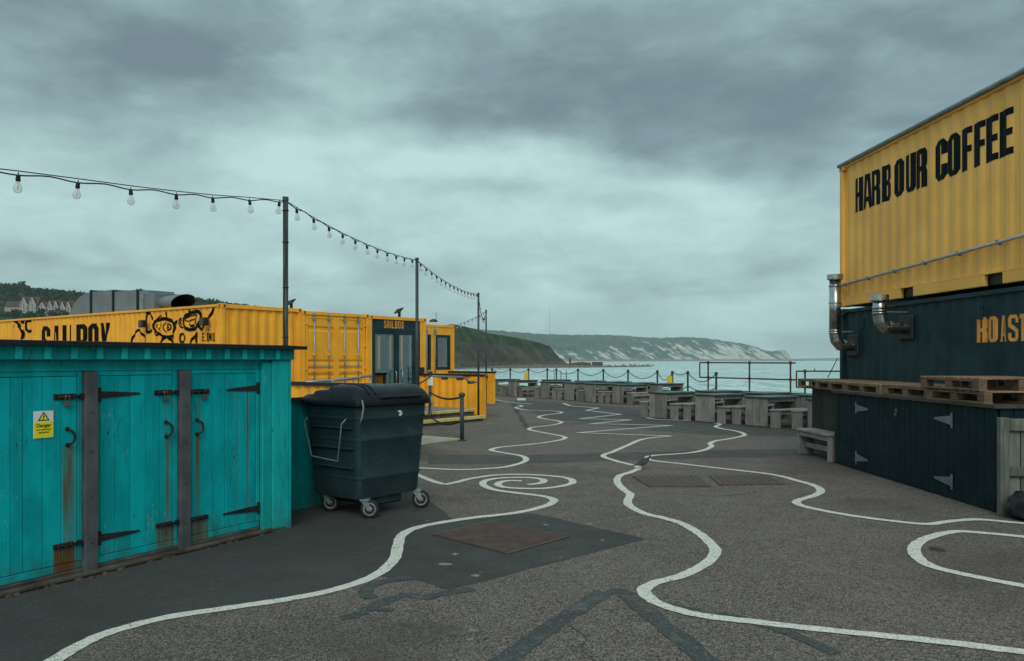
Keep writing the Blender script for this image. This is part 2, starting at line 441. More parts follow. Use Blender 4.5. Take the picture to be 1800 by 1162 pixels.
# corrugated sheet -----------------------------------------------------------
PITCH = .278; CD = .030
def cdepth(s_):
    q = s_ % PITCH
    if q < .07: return 0.0
    if q < .138: return (q - .07) / .068 * CD
    if q < .208: return CD
    return CD - (q - .208) / .07 * CD
def cbreaks(a, b):
    r = [a]; k = math.floor(a / PITCH)
    while k * PITCH < b:
        for q in (0, .07, .138, .208):
            x = k * PITCH + q
            if a + 1e-4 < x < b - 1e-4: r.append(x)
        k += 1
    r.append(b); return r
def corr_sheet(mb, fn, a, b, z0, z1):
    br = cbreaks(a, b)
    for i in range(len(br) - 1):
        s0, s1 = br[i], br[i + 1]
        e = 1e-4
        d0 = cdepth(s0 + e); d1 = cdepth(s1 - e)
        mb.quad(fn(s0, z0, -d0), fn(s1, z0, -d1), fn(s1, z1, -d1), fn(s0, z1, -d0))
def flat_on_corr(name, polys, fn, mat, parent, off=.003, corr=True):
    """polys: list of [outer, hole, ...] in (s,z). Bisected at every fold and laid on the sheet."""
    bm = bmesh.new()
    lo = 1e9; hi = -1e9
    for pl in polys:
        vv = []
        for ring in pl: vv += [Vector((x, z, 0)) for x, z in ring]
        tri = tessellate_polygon([[Vector((x, z, 0)) for x, z in ring] for ring in pl])
        bv = [bm.verts.new(v) for v in vv]
        for t_ in tri:
            try: bm.faces.new([bv[k] for k in t_])
            except ValueError: pass
        lo = min(lo, min(v.x for v in vv)); hi = max(hi, max(v.x for v in vv))
    if corr:
        for x in cbreaks(lo, hi)[1:-1]:
            bmesh.ops.bisect_plane(bm, geom=list(bm.verts) + list(bm.edges) + list(bm.faces), plane_co=(x, 0, 0), plane_no=(1, 0, 0), dist=1e-6)
    for v in bm.verts:
        s_, z_ = v.co.x, v.co.y
        dd_ = cdepth(s_) if corr else 0
        v.co = Vector(fn(s_, z_, -dd_ + off))
    me = bpy.data.meshes.new(name); bm.to_mesh(me); bm.free(); me.materials.append(mat)
    o = bpy.data.objects.new(name, me); COL.objects.link(o); o.parent = parent
    return o
t_ = .43
GL = {
 'H': [[(0,0),(t_,0),(t_,.43),(1-t_,.43),(1-t_,0),(1,0),(1,1),(1-t_,1),(1-t_,.57),(t_,.57),(t_,1),(0,1)]],
 'A': [[(0,0),(.31,0),(.43,.2),(.57,.2),(.69,0),(1,0),(.76,1),(.24,1)], [(.41,.34),(.59,.34),(.52,.82),(.48,.82)]],
 'R': [[(0,0),(t_,0),(t_,.42),(.55,.42),(.57,.43),(.57,0),(1,0),(1,.4),(.88,.5),(1,.6),(1,.88),(.82,1),(0,1)], [(t_,.55),(.53,.55),(.57,.6),(.57,.82),(.53,.87),(t_,.87)]],
 'B': [[(0,0),(.82,0),(1,.1),(1,.42),(.86,.51),(1,.6),(1,.89),(.82,1),(0,1)], [(t_,.13),(.53,.13),(.57,.18),(.57,.39),(.53,.44),(t_,.44)], [(t_,.57),(.53,.57),(.57,.62),(.57,.82),(.53,.87),(t_,.87)]],
 'O': [[(.22,0),(.78,0),(1,.12),(1,.88),(.78,1),(.22,1),(0,.88),(0,.12)], [(.43,.18),(.46,.13),(.54,.13),(.57,.18),(.57,.82),(.54,.87),(.46,.87),(.43,.82)]],
 'U': [[(0,1),(0,.12),(.22,0),(.78,0),(1,.12),(1,1),(1-t_,1),(1-t_,.17),(.54,.13),(.46,.13),(t_,.17),(t_,1)]],
 'C': [[(1,.62),(1,.88),(.78,1),(.22,1),(0,.88),(0,.12),(.22,0),(.78,0),(1,.12),(1,.38),(1-t_,.38),(1-t_,.17),(.54,.13),(.46,.13),(t_,.17),(t_,.83),(.46,.87),(.54,.87),(1-t_,.83),(1-t_,.62)]],
 'F': [[(0,0),(.46,0),(.46,.42),(.9,.42),(.9,.57),(.46,.57),(.46,.85),(1,.85),(1,1),(0,1)]],
 'E': [[(0,0),(1,0),(1,.15),(.46,.15),(.46,.42),(.9,.42),(.9,.57),(.46,.57),(.46,.85),(1,.85),(1,1),(0,1)]],
 'S': [[(0,.12),(.22,0),(.78,0),(1,.12),(1,.43),(.43,.66),(.43,.83),(.43,.87),(.57,.87),(.57,.83),(.57,.7),(1,.7),(1,.88),(.78,1),(.22,1),(0,.88),(0,.58),(.57,.35),(.57,.17),(.57,.13),(.43,.13),(.43,.17),(.43,.32),(0,.32)]],
 'I': [[(0,0),(1,0),(1,1),(0,1)]],
 'L': [[(0,0),(1,0),(1,.15),(.46,.15),(.46,1),(0,1)]],
 'X': [[(0,0),(.37,0),(.5,.32),(.63,0),(1,0),(.7,.5),(1,1),(.63,1),(.5,.68),(.37,1),(0,1),(.3,.5)]],
 'T': [[(.31,0),(.69,0),(.69,.85),(1,.85),(1,1),(0,1),(0,.85),(.31,.85)]],
 'D': [[(0,0),(.75,0),(1,.14),(1,.86),(.75,1),(0,1)], [(t_,.13),(.54,.13),(.57,.18),(.57,.82),(.54,.87),(t_,.87)]],
 'M': [[(0,0),(.24,0),(.24,.62),(.46,.2),(.54,.2),(.76,.62),(.76,0),(1,0),(1,1),(.74,1),(.5,.5),(.26,1),(0,1)]],
 'Y': [[(.33,0),(.67,0),(.67,.42),(1,1),(.57,1),(.5,.66),(.34,1),(0,1),(.33,.42)]],
 '.': [[(0,0),(1,0),(1,.14),(0,.14)]],
}
GLB = dict(GL); GLB['F'] = [[(0,0),(.62,0),(.62,.42),(.95,.42),(.95,.57),(.62,.57),(.62,.85),(1,.85),(1,1),(0,1)]]; GLB['E'] = [[(0,0),(1,0),(1,.15),(.58,.15),(.58,.42),(.95,.42),(.95,.57),(.58,.57),(.58,.85),(1,.85),(1,1),(0,1)]]
THIN = {.43: .32, .57: .68, .46: .38, .54: .62, .53: .62}
GLT = {k: [[(THIN.get(x, THIN.get(round(x, 2), x)), y) for x, y in ring] for ring in v] for k, v in GL.items()}
def glyph(ch, s0, s1, z0, z1, G=GL):
    return [[(s0 + x * (s1 - s0), z0 + y * (z1 - z0)) for x, y in ring] for ring in G[ch]]
def catmull(pts, step=6, closed=False):
    out = []
    n = len(pts)
    for i in range(n - 1):
        p0 = pts[max(0, i - 1)]; p1 = pts[i]; p2 = pts[i + 1]; p3 = pts[min(n - 1, i + 2)]
        for k in range(step):
            t = k / step
            out.append(tuple(.5 * ((2 * p1[j]) + (-p0[j] + p2[j]) * t + (2 * p0[j] - 5 * p1[j] + 4 * p2[j] - p3[j]) * t * t + (-p0[j] + 3 * p1[j] - 3 * p2[j] + p3[j]) * t ** 3) for j in range(len(p1))))
    out.append(tuple(pts[-1])); return out
def ribbon2d(pts, w, taper=False):
    L = []; R = []
    n = len(pts)
    for i, p in enumerate(pts):
        a = Vector(pts[max(0, i - 1)][:2]); b = Vector(pts[min(n - 1, i + 1)][:2]); t = (b - a)
        if t.length < 1e-9: t = Vector((1, 0))
        t.normalize(); nn = Vector((-t.y, t.x)); ww = w
        if taper: ww = w * (.45 + .55 * sin(pi * i / (n - 1)))
        L.append((p[0] + nn.x * ww / 2, p[1] + nn.y * ww / 2)); R.append((p[0] - nn.x * ww / 2, p[1] - nn.y * ww / 2))
    return [[[L[i], L[i + 1], R[i + 1], R[i]]] for i in range(n - 1)]
def text_mesh(txt, size, name, mat):
    cu = bpy.data.curves.new(name, 'FONT'); cu.body = txt; cu.size = size; cu.align_x = 'CENTER'; cu.offset = size * .02
    o = bpy.data.objects.new(name, cu); COL.objects.link(o)
    bpy.context.view_layer.update()
    me = bpy.data.meshes.new_from_object(o.evaluated_get(bpy.context.evaluated_depsgraph_get()))
    bpy.data.objects.remove(o); me.name = name
    me.materials.clear(); me.materials.append(mat); return me

# ================================================================== SETTING
SEA = -4.5
# sea
def sea_mat():
    m, t, b = newmat('sea_water'); co = wpos(t)
    a = t.noise(t.vm('MULTIPLY', co, (.30, .075, 1)), 1.0, 7, .74, .4)
    c_ = t.noise(t.vm('MULTIPLY', co, (.012, .05, 1)), 1.0, 5, .6)
    far = t.noise(t.vm('MULTIPLY', co, (.0012, .009, 1)), 1.0, 4, .6)
    c = t.mix(t.map(a, .41, .545), (.16, .30, .31), (.50, .68, .665))  # bright and dark sides of the ripples painted into the water colour
    c = t.mix(t.map(c_, .45, .62, 0, .5), c, (.54, .70, .69))
    c = t.mix(t.map(far, .5, .66, 0, .6), c, (.22, .38, .38))
    t.setin(b.inputs['Base Color'], c); b.inputs['Roughness'].default_value = .25
    b.inputs['IOR'].default_value = 1.33; b.inputs['Specular IOR Level'].default_value = .25
    bump(t, b, t.m('ADD', a, t.m('MULTIPLY', c_, 3)), .26, .2)
    return m
mb = MB(); R_ = 9000
ring = [0, 120, 400, 1200, 3500, R_]
N_ = 48
mb.v.append((0, 0, SEA))
for r in ring[1:]:
    for k in range(N_): mb.v.append((r * cos(2 * pi * k / N_), r * sin(2 * pi * k / N_), SEA))
for k in range(N_): mb.f.append((0, 1 + k, 1 + (k + 1) % N_))
for j in range(len(ring) - 2):
    for k in range(N_):
        a = 1 + j * N_; mb.f.append((a + k, a + N_ + k, a + N_ + (k + 1) % N_, a + (k + 1) % N_))
o = mb.build('sea', sea_mat()); struct(o)

# pier
pier_poly = [(-70, -8), (60, -8), (60, 12), (13.0, 25.5), (11.6, 28.6), (9.3, 32.0), (8.2, 33.6), (7.1, 37.5), (6.0, 40.8), (3.9, 45.2), (2.6, 46.3), (-8, 47), (-70, 52)]
mb = MB(); mb.prism(pier_poly, SEA - 1.2, 0.0); struct(mb.build('ground', MAT['asphalt']))
mb = MB()
kerb = [(60, 12), (13.0, 25.5), (11.6, 28.6), (9.3, 32.0)]
for (a, b) in zip(kerb, kerb[1:]):
    a = Vector(a); b = Vector(b); t = (b - a).normalized(); n_ = Vector((-t.y, t.x)) * .35
    mb.hexa([(*a, -.0), (*(a + n_), -.0), (*(b + n_), -.0), (*b, -.0)], [(*a, .42), (*(a + n_), .42), (*(b + n_), .42), (*b, .42)])
o = mb.build('parapet_wall', paint('rusty_brown_concrete', (.13, .085, .06), .9, .4, 3, 0, .4, .3)); struct(o)

def sheet(name, pts, z, mat, world=False):
    P = [gr(*p) if not world else Vector((*p, 0)) for p in pts]
    P = [Vector((p.x, p.y, z)) for p in P]
    tri = tessellate_polygon([P])
    me = bpy.data.meshes.new(name); me.from_pydata([tuple(p) for p in P], [], [t for t in tri]); me.update()
    bm = bmesh.new(); bm.from_mesh(me)
    for f in bm.faces:
        if f.normal.z < 0: f.normal_flip()
    bm.to_mesh(me); bm.free()
    me.materials.append(mat); o = bpy.data.objects.new(name, me); COL.objects.link(o); struct(o); return o
def rough_edge(pts, amp=1.5, n=8):
    out = []
    for i in range(len(pts)):
        a = pts[i]; b = pts[(i + 1) % len(pts)]
        for k in range(n):
            t = k / n; x = a[0] + (b[0] - a[0]) * t; y = a[1] + (b[1] - a[1]) * t
            s_ = amp * (y - HY) / 300
            out.append((x + random.uniform(-s_, s_), y + random.uniform(-s_, s_) * .35))
    return out
lineA = [(60,1185),(137,1137),(200,1110),(300,1085),(420,1067),(520,1052),(600,1034),(660,1012),(692,985),(700,960),(704,945),(722,932),(760,922),(830,911),(900,903),(945,894),(970,885),(972,878),(950,872),(907,867),(867,861),(849,852),(855,845),(880,841),(927,840),(952,843),(956,847),(947,850.5),(927,852.5)]
dark = [(60,1175),(137,1135),(200,1108),(300,1083),(420,1065),(520,1050),(600,1033),(655,1012),(733,1019),(787,1038),(960,993),(1137,948),(1040,926),(940,902),(850,908),(795,912),(773,893),(752,878),(700,850),(500,850),(430,900),(200,960),(-150,1060),(-330,1175)]
sheet('asphalt_strip', rough_edge(dark, 2.0, 6), .0015, MAT['asphalt_dark'])
band = [(752,800),(900,800),(1050,797),(1230,792),(1400,788),(1470,786),(1470,799),(1300,804),(1150,808),(1000,813),(880,815),(752,816)]
sheet('asphalt_band', rough_edge(band, 1.5, 4), .0016, MAT['asphalt_band'])
sheet('asphalt_band', rough_edge([(905,702),(1180,722),(1420,752),(1424,768),(1250,765),(1150,757),(960,735),(905,712)], 1.5, 4), .0016, MAT['asphalt_band'])
# blue-grey overpainted marks
def ribbon(name, px, w, z, mat, step=6, sharp=False, jit=.0055, dz=.000004, world=False):
    P = [gr(*p) for p in px]; P = [(p.x, p.y) for p in P]
    P = P if sharp else catmull(P, step)
    # resample
    Q = [Vector(P[0])]
    for a, b in zip(P, P[1:]):
        a = Vector(a); b = Vector(b); L = (b - a).length; k = max(1, int(L / .09)) if not sharp else max(1, int(L / .4))
        for i in range(1, k + 1): Q.append(a + (b - a) * i / k)
    n = len(Q); V = []; F = []
    for i, p in enumerate(Q):
        a = Q[max(0, i - 1)]; b = Q[min(n - 1, i + 1)]
        t1 = (p - a); t2 = (b - p)
        if t1.length < 1e-7: t1 = t2
        if t2.length < 1e-7: t2 = t1
        t1 = t1.normalized(); t2 = t2.normalized()
        t = t1 + t2
        if t.length < .05: t = Vector((-t1.y, t1.x))
        t.normalize(); nn = Vector((-t.y, t.x))
        c = max(.28, abs(nn.dot(Vector((-t1.y, t1.x)))))
        ww = w / 2 / c + random.uniform(-jit, jit)
        w2 = w / 2 / c + random.uniform(-jit, jit)
        zz = z + dz * i
        V += [(p.x + nn.x * ww, p.y + nn.y * ww, zz), (p.x - nn.x * w2, p.y - nn.y * w2, zz)]
        if i: F.append((2 * i - 1, 2 * i + 1, 2 * i, 2 * i - 2))
    me = bpy.data.meshes.new(name); me.from_pydata(V, [], F); me.update(); me.materials.append(mat)
    bm = bmesh.new(); bm.from_mesh(me)
    for f in bm.faces:
        if f.normal.z < 0: f.normal_flip()
    bm.to_mesh(me); bm.free()
    o = bpy.data.objects.new(name, me); COL.objects.link(o); struct(o); return o
ribbon('overpainted_line', [(880,1165),(960,1108),(1020,1068),(1062,1041)], .14, .0030, MAT['asphalt_blue'], jit=.012)
ribbon('overpainted_line', [(1068,1039),(1100,1044),(1130,1070),(1180,1110),(1220,1142),(1250,1172)], .14, .0036, MAT['asphalt_blue'], jit=.012)
ribbon('overpainted_line', [(1172,1062),(1230,1075),(1290,1085),(1340,1098),(1400,1118),(1470,1150)], .09, .0036, MAT['asphalt_blue'], jit=.012)
ribbon('overpainted_line', [(600,1086),(622,1083),(650,1070),(690,1052),(720,1046),(745,1050),(790,1042),(830,1036)], .10, .0030, MAT['asphalt_blue'], jit=.02)
ribbon('overpainted_line', [(655,1052),(642,1042),(650,1030),(690,1020),(730,1016)], .10, .0037, MAT['asphalt_blue'], jit=.012)
ribbon('overpainted_line', [(650,1070),(672,1072),(692,1073)], .07, .0044, MAT['asphalt_blue'], jit=.012)
# white lines
def wl(px, **k): return ribbon('painted_line', px, k.pop('w', .1), .0055, MAT['line'], **k)
wl(lineA)
wl([(917,846),(896,845.5),(880,848),(875,852.5),(887,857),(927,859.5),(967,858),(1000,852),(1007,846),(993,840),(953,836),(907,834.5),(867,836),(827,842),(803,848),(782,852.5)])
wl([(781,852),(760,846),(735,836),(700,825)])
wl([(700,821),(740,823),(807,826),(857,824),(890,821),(917,814),(925,808),(917,802),(890,797),(867,793),(865,790),(883,786),(927,782),(967,777),(991,772),(991,768),(967,763),(940,758),(930,755),(937,751.5),(973,747),(987,743),(980,740),(957,736.5),(947,733.5),(957,730),(987,726),(975,723),(927,721),(906,717),(918,714.3),(912,712)])
wl([(868,702.5),(895,707),(935,710.5)])
wl([(916,700),(917,704)], w=.35)
zz = [(990,709),(1002,713.5),(1052,717.4),(1031,721.6),(1091,728.6),(1021,736.2),(1108,738.4),(1040,745),(1179,748.4),(1017,761),(1181,767)]
wl(zz, sharp=True, jit=.0, dz=.00006, w=.11)
wl([(1181,766.8),(1150,769.5),(1126,773.4),(1106,782),(1090,789),(1076,795),(1060,802),(1084,811),(1108,817),(1123,822.5),(1110,830),(1089,837),(1085,848),(1095,860),(1108,870),(1103,880),(1107,890),(1132,903),(1165,911),(1198,921),(1225,936),(1242,949),(1258,970),(1240,992),(1198,1013),(1150,1026),(1132,1040),(1150,1058),(1190,1073),(1240,1084),(1332,1095),(1457,1109),(1623,1126),(1748,1141),(1880,1158)])
wl([(1256,744),(1266,746),(1258,750),(1270,754),(1296,758.5),(1308,763),(1306,766.5),(1286,771),(1258,775.5),(1248,780),(1251,785),(1236,792),(1206,797),(1150,801),(1138,805),(1148,810),(1200,816),(1260,823),(1330,831),(1368,836.5),(1400,845),(1431,854),(1443,864),(1428,873),(1403,880),(1403,887),(1431,895),(1490,906),(1572,917),(1629,922),(1655,919),(1681,916),(1722,914),(1779,919),(1860,926)])
wl([(1860,951),(1779,942),(1722,937),(1681,935),(1640,943),(1614,955),(1606,969),(1622,988),(1654,1001),(1722,1016),(1779,1027),(1860,1042)], w=.105)
wl([(1137,734),(1152,737),(1198,739.2),(1215,739.8)])
# cracks
ribbon('ground_crack', [(900,708),(908,722),(915,733),(926,752)], .10, .0030, MAT['asphalt_dark'], jit=.06)
ribbon('ground_crack', [(735,752),(860,749),(935,749)], .03, .0026, MAT['asphalt_dark'], jit=.012)
ribbon('ground_crack', [(960,732),(1040,728),(1090,730)], .05, .0026, MAT['asphalt_band'], jit=.02)
ribbon('ground_crack', [(560,980),(600,968),(640,972),(668,960)], .014, .0026, MAT['cover'], jit=.006)
ribbon('ground_crack', [(1140,870),(1180,868),(1260,872),(1330,866)], .014, .0026, MAT['asphalt_dark'], jit=.006)
ribbon('ground_crack', [(1000,1100),(1030,1122),(1022,1140),(1050,1165)], .010, .0026, MAT['asphalt_dark'], jit=.004)
# bird-lime and paint splashes
spl = paint('pale_splash', (.20, .205, .19), .8, .4, 20, 0, 0, 0)
def splash(px, py, rx, ry, z=.0022):
    c = gr(px, py); pts = []
    sx = rx * c.y / FPX; sy = ry * c.y ** 2 / (FPX * EYE)
    for k in range(16):
        a = 2 * pi * k / 16; q = random.uniform(.35, 1.1)
        pts.append((c.x + sx * q * cos(a), c.y + sy * q * sin(a)))
    sheet('paint_splash', pts, z, spl, True)
for a in ((800,974,9,3),(783,992,13,3),(835,1012,10,3),(833,1109,14,3.5),(826,1124,10,3),(959,923,5,2),(1037,921,6,2),(1060,950,4,1.5),(844,1007,3,1),(750,915,4,1.2),(985,980,4,1)): splash(*a)
blob = paint('dark_oil_stain', (.035, .033, .03), .6, .3, 8, 0, 0, 0)
def stain(px, py, rx, ry):
    c = gr(px, py); pts = []
    sx = rx * c.y / FPX; sy = ry * c.y ** 2 / (FPX * EYE)
    for k in range(22):
        a = 2 * pi * k / 22; q = random.uniform(.7, 1.05)
        pts.append((c.x + sx * q * cos(a), c.y + sy * q * sin(a)))
    sheet('oil_stain', pts, .0022, blob, True)
stain(1648, 966, 14, 5)

# patch of cobble-ish rusty covers ------------------------------------------------
def cover(corners, label, ribs, skew, name='manhole_cover', nplate=3):
    c = [gr(*p) for p in corners]; cen = sum(c, Vector()) / 4
    o = thing(name, label, 'cover', (cen.x, cen.y, 0))
    L = [p - Vector((cen.x, cen.y, 0)) for p in c]
    def bl(u_, v_): return L[0] * (1 - u_) * (1 - v_) + L[1] * u_ * (1 - v_) + L[2] * u_ * v_ + L[3] * (1 - u_) * v_
    for k in range(nplate):
        mb = MB(); a, b = k / nplate + .006, (k + 1) / nplate - .006
        q = [bl(a, .01), bl(b, .01), bl(b, .99), bl(a, .99)]
        mb.hexa([(p.x, p.y, .003) for p in q], [(p.x, p.y, .012) for p in q])
        mb.build('plate', MAT['cover'], o)
    mb = MB(); n = ribs
    for i in range(n):
        for k in range(nplate):
            a0 = (k + (i + .5) / n) / nplate
            w_ = .28 / n / nplate
            for (v0, v1) in ((.05, .95),):
                s0 = a0 + skew[0]; s1 = a0 + skew[1]
                s0 = min(max(s0, k / nplate + .015), (k + 1) / nplate - .015); s1 = min(max(s1, k / nplate + .015), (k + 1) / nplate - .015)
                q = [bl(s0 - w_, v0), bl(s0 + w_, v0), bl(s1 + w_, v1), bl(s1 - w_, v1)]
                mb.hexa([(p.x, p.y, .012) for p in q], [(p.x, p.y, .017) for p in q])
    t = mb.build('tread_rib', MAT['cover'], o); t['kind'] = 'stuff'
    return o
cover([(757, 940), (860, 917), (1003, 945), (893, 976)], 'rusty red-brown ribbed access cover in the dark asphalt patch, diamond-shaped', 9, (0, 0), nplate=3)
cover([(1110, 838), (1226, 836), (1252, 856.5), (1140, 856.5)], 'rusty diagonal-ribbed iron cover just right of the pigeon line, left one of two', 12, (0, 0), nplate=1)
cover([(1246, 838), (1346, 836), (1382, 852), (1264, 854)], 'rusty diagonal-ribbed iron cover beside another, the right one nearer the dark shed', 11, (0, 0), nplate=1)

# ------------------------------------------------------------------ far land
def lerp_prof(prof, x):
    if x <= prof[0][0]: return prof[0][1]
    for (a, b), (c, d_) in zip(prof, prof[1:]):
        if x <= c: return b + (d_ - b) * (x - a) / (c - a)
    return prof[-1][1]
def land(name, mat, px0, px1, npx, Yf, top, rows, depth, relief, seed, back=900, rowpow=1.0, sea=SEA - .5, ns=1.0):
    """terrain strip with the skyline given by `top` (px,py); face rises over `depth` metres, then a plateau."""
    V = []; F = []; cols = rows + 4
    for i in range(npx + 1):
        px = px0 + (px1 - px0) * i / npx; Y0 = Yf(px); k = (px - CX) / FPX
        Yt = Y0 + depth; zt = EYE + (HY - lerp_prof(top, px)) / FPX * Yt
        zt += noise.noise((px * .35 * ns, seed, 0)) * relief * .06 + noise.noise((px * .09 * ns, seed, 4)) * relief * .08
        zt = max(zt, sea + .3)
        for j in range(rows + 1):
            t = j / rows; Y = Y0 + depth * t
            z = sea + (zt - sea) * (t ** rowpow)
            nn = noise.noise((px * .06 * ns, t * 2.2, seed)) + .5 * noise.noise((px * .22 * ns, t * 4, seed + 3)) + .3 * noise.noise((px * .6 * ns, t * 9, seed + 5))
            env = sin(pi * min(1, max(0, t)))
            Y += nn * relief * env; 
            V.append((k * Y, Y, z + nn * relief * .12 * env))
        for q in (1, 2, 3): V.append((k * (Yt + back * q / 3), Yt + back * q / 3, zt - 4 * q * q))
        V.append((k * (Yt + back * 1.1), Yt + back * 1.1, sea))
    for i in range(npx):
        for j in range(cols):
            a = i * (cols + 1) + j; F.append((a, a + cols + 1, a + cols + 2, a + 1))
    me = bpy.data.meshes.new(name); me.from_pydata(V, [], F); me.update(); me.materials.append(mat)
    me.polygons.foreach_set('use_smooth', [True] * len(F))
    o = bpy.data.objects.new(name, me); COL.objects.link(o); struct(o); return o
def chalk_mat():
    m, t, b = newmat('chalk_and_turf'); co = wpos(t)
    g = t.n('ShaderNodeNewGeometry')
    x, y, z = t.sep(co)
    # slumped chalk faces lean to the right going down
    q = t.comb(t.m('ADD', t.m('MULTIPLY', x, .010), t.m('MULTIPLY', z, .016)), t.m('MULTIPLY', z, .010), t.m('MULTIPLY', y, .0006))
    n_ = t.noise(q, 1.25, 7, .74, .35)
    n2 = t.noise(t.vm('MULTIPLY', q, (4, 2, 2)), 1.2, 5, .7, .4)
    hgt = t.map(z, 5, 120, .07, -.03, False)
    right = t.map(x, 150, 1200, -.06, .03, False)
    k = t.m('ADD', t.m('ADD', t.m('ADD', t.m('MULTIPLY', n_, .72), t.m('MULTIPLY', n2, .28)), hgt), right)
    f = t.map(t.m('ADD', k, t.m('MULTIPLY', t.m('SUBTRACT', t.noise(co, .035, 4, .7), .5), .20)), .535, .575)
    green = t.mix(t.map(t.noise(co, .02, 5, .6), .3, .7), (.035, .064, .050), (.070, .10, .075))
    c = t.mix(f, green, t.mix(t.map(n2, .3, .7), (.30, .31, .29), (.54, .55, .52)))
    c = t.mix(t.map(z, 12, 3, 0, .85), c, (.15, .125, .105))
    t.setin(b.inputs['Base Color'], c); b.inputs['Roughness'].default_value = .95; b.inputs['Specular IOR Level'].default_value = .1
    bump(t, b, n2, .6, 12)
    return m
topfar = [(560,572),(800,578),(860,580),(900,583),(950,587),(1000,588.5),(1060,588.5),(1100,590),(1130,593),(1165,594),(1200,592.5),(1240,594),(1270,599),(1300,603),(1318,607),(1330,610),(1345,616),(1356,618),(1368,615.5),(1379,615),(1385,622),(1392,629),(1402,632.6),(1430,633)]
land('chalk_cliffs', chalk_mat(), 560, 1412, 520, lambda px: 3300 + 1600 * ((px - 560) / 850) ** 1.2, topfar, 22, 260, 55, 2.0, 900)
land('distant_coast', paint('hazy_far_coast', (.10, .13, .12), .9, .1, .001, 0, 0, 0), 1380, 1900, 60, lambda px: 6800, [(1380,631),(1420,629.8),(1470,629.5),(1600,630),(1800,630.5),(1900,631.5)], 4, 150, 20, 8.0, 300)
def head_mat():
    m, t, b = newmat('clay_cliff_and_grass'); co = wpos(t); x, y, z = t.sep(co)
    q = t.comb(t.m('ADD', t.m('MULTIPLY', x, .06), t.m('MULTIPLY', z, .05)), t.m('MULTIPLY', z, .03), t.m('MULTIPLY', y, .004))
    n_ = t.noise(q, 1.0, 6, .7, .8); n2 = t.noise(co, .35, 5, .7); n3 = t.noise(co, .05, 4, .6)
    cl_ = t.mix(t.map(n_, .38, .64), (.038, .038, .033), (.098, .088, .070))
    cl_ = t.mix(t.map(n2, .55, .68, 0, .6), cl_, (.040, .058, .036))
    grass = t.mix(t.map(n3, .4, .6), (.022, .042, .020), (.060, .085, .036))
    grass = t.mix(t.map(n2, .5, .6, 0, .8), grass, (.014, .026, .018))
    edge = t.m('ADD', z, t.m('MULTIPLY', t.m('SUBTRACT', n_, .5), 14.0))
    lim = t.map(x, -40, 60, 16.0, 13.0, False)
    c = t.mix(t.map(t.m('SUBTRACT', edge, lim), -.6, .9), cl_, grass)
    c = t.mix(t.map(z, 1.5, -1.2, 0, .9), c, t.mix(t.map(n2, .4, .6), (.06, .048, .036), (.14, .115, .085)))
    t.setin(b.inputs['Base Color'], c); b.inputs['Roughness'].default_value = .95; b.inputs['Specular IOR Level'].default_value = .1
    bump(t, b, t.m('ADD', n2, n_), .8, 1.2)
    return m
tophead = [(560,640),(680,600),(745,578),(790,570.5),(800,570.5),(812,573),(835,578),(860,586),(895,591),(925,597),(950,603),(966,608),(973,617),(983,628),(996,638.5),(1005,641),(1030,641.5)]
HM = head_mat()
hY = lambda px: 560 + 300 * max(0, (px - 800) / 200) ** 1.3
land('headland', HM, 560, 1004, 420, hY, tophead, 26, 70, 9, 5.0, 260, .8)
# shore: rock beach and low breakwater
mb = MB()
NB = 160
for i in range(NB + 1):
    px = 560 + (1145 - 560) * i / NB
    yf = lerp_prof([(560,651),(800,648.5),(900,647.5),(1000,646.5),(1080,645.8),(1145,644.6)], px)
    Yf = FPX * (EYE - SEA) / (yf - HY) * (1 + .012 * noise.noise((px * .2, 0, 0)))
    wd = lerp_prof([(560,160),(900,160),(985,120),(1010,60),(1145,16)], px); k = (px - CX) / FPX
    h = lerp_prof([(560,2.2),(1000,2.0),(1060,1.2),(1145,.5)], px)
    for j, (tt, hh) in enumerate(((0, -.4), (.08, .35), (.3, .7), (.7, 1.0), (1.0, -.4))):
        Y = Yf + wd * tt; mb.v.append((k * Y, Y, SEA + h * hh + (random.uniform(-.3, .5) * h * .5 if 0 < j < 4 else 0)))
for i in range(NB):
    for j in range(4): a = i * 5 + j; mb.f.append((a, a + 5, a + 6, a + 1))
def beach_mat():
    m, t, b = newmat('rocky_beach'); co = wpos(t)
    n_ = t.noise(co, .5, 6, .75); c = t.mix(t.map(n_, .4, .6), (.05, .042, .034), (.17, .145, .11))
    t.setin(b.inputs['Base Color'], c); b.inputs['Roughness'].default_value = .9; return m
struct(mb.build('beach', beach_mat()))
# boulders along the shore (stuff)
mb = MB()
def rock(mb, c, r, flat=.6):
    st = len(mb.v)
    g = (1 + 5 ** .5) / 2
    ico = [(-1,g,0),(1,g,0),(-1,-g,0),(1,-g,0),(0,-1,g),(0,1,g),(0,-1,-g),(0,1,-g),(g,0,-1),(g,0,1),(-g,0,-1),(-g,0,1)]
    for v in ico:
        q = random.uniform(.7, 1.25) * r / 1.9; mb.v.append((c[0] + v[0] * q, c[1] + v[1] * q, c[2] + v[2] * q * flat))
    for f in ((0,11,5),(0,5,1),(0,1,7),(0,7,10),(0,10,11),(1,5,9),(5,11,4),(11,10,2),(10,7,6),(7,1,8),(3,9,4),(3,4,2),(3,2,6),(3,6,8),(3,8,9),(4,9,5),(2,4,11),(6,2,10),(8,6,7),(9,8,1)):
        mb.f.append(tuple(st + k for k in f))
for i in range(700):
    px = random.uniform(760, 1150); yf = lerp_prof([(800,647.5),(1000,645.8),(1145,643.9)], px) - random.random() ** 2 * 4
    Y = FPX * (EYE - SEA) / (yf - HY); rock(mb, ((px - CX) / FPX * Y, Y, SEA + .3), random.uniform(.5, 1.5) * (1.0 if px < 1000 else .8))
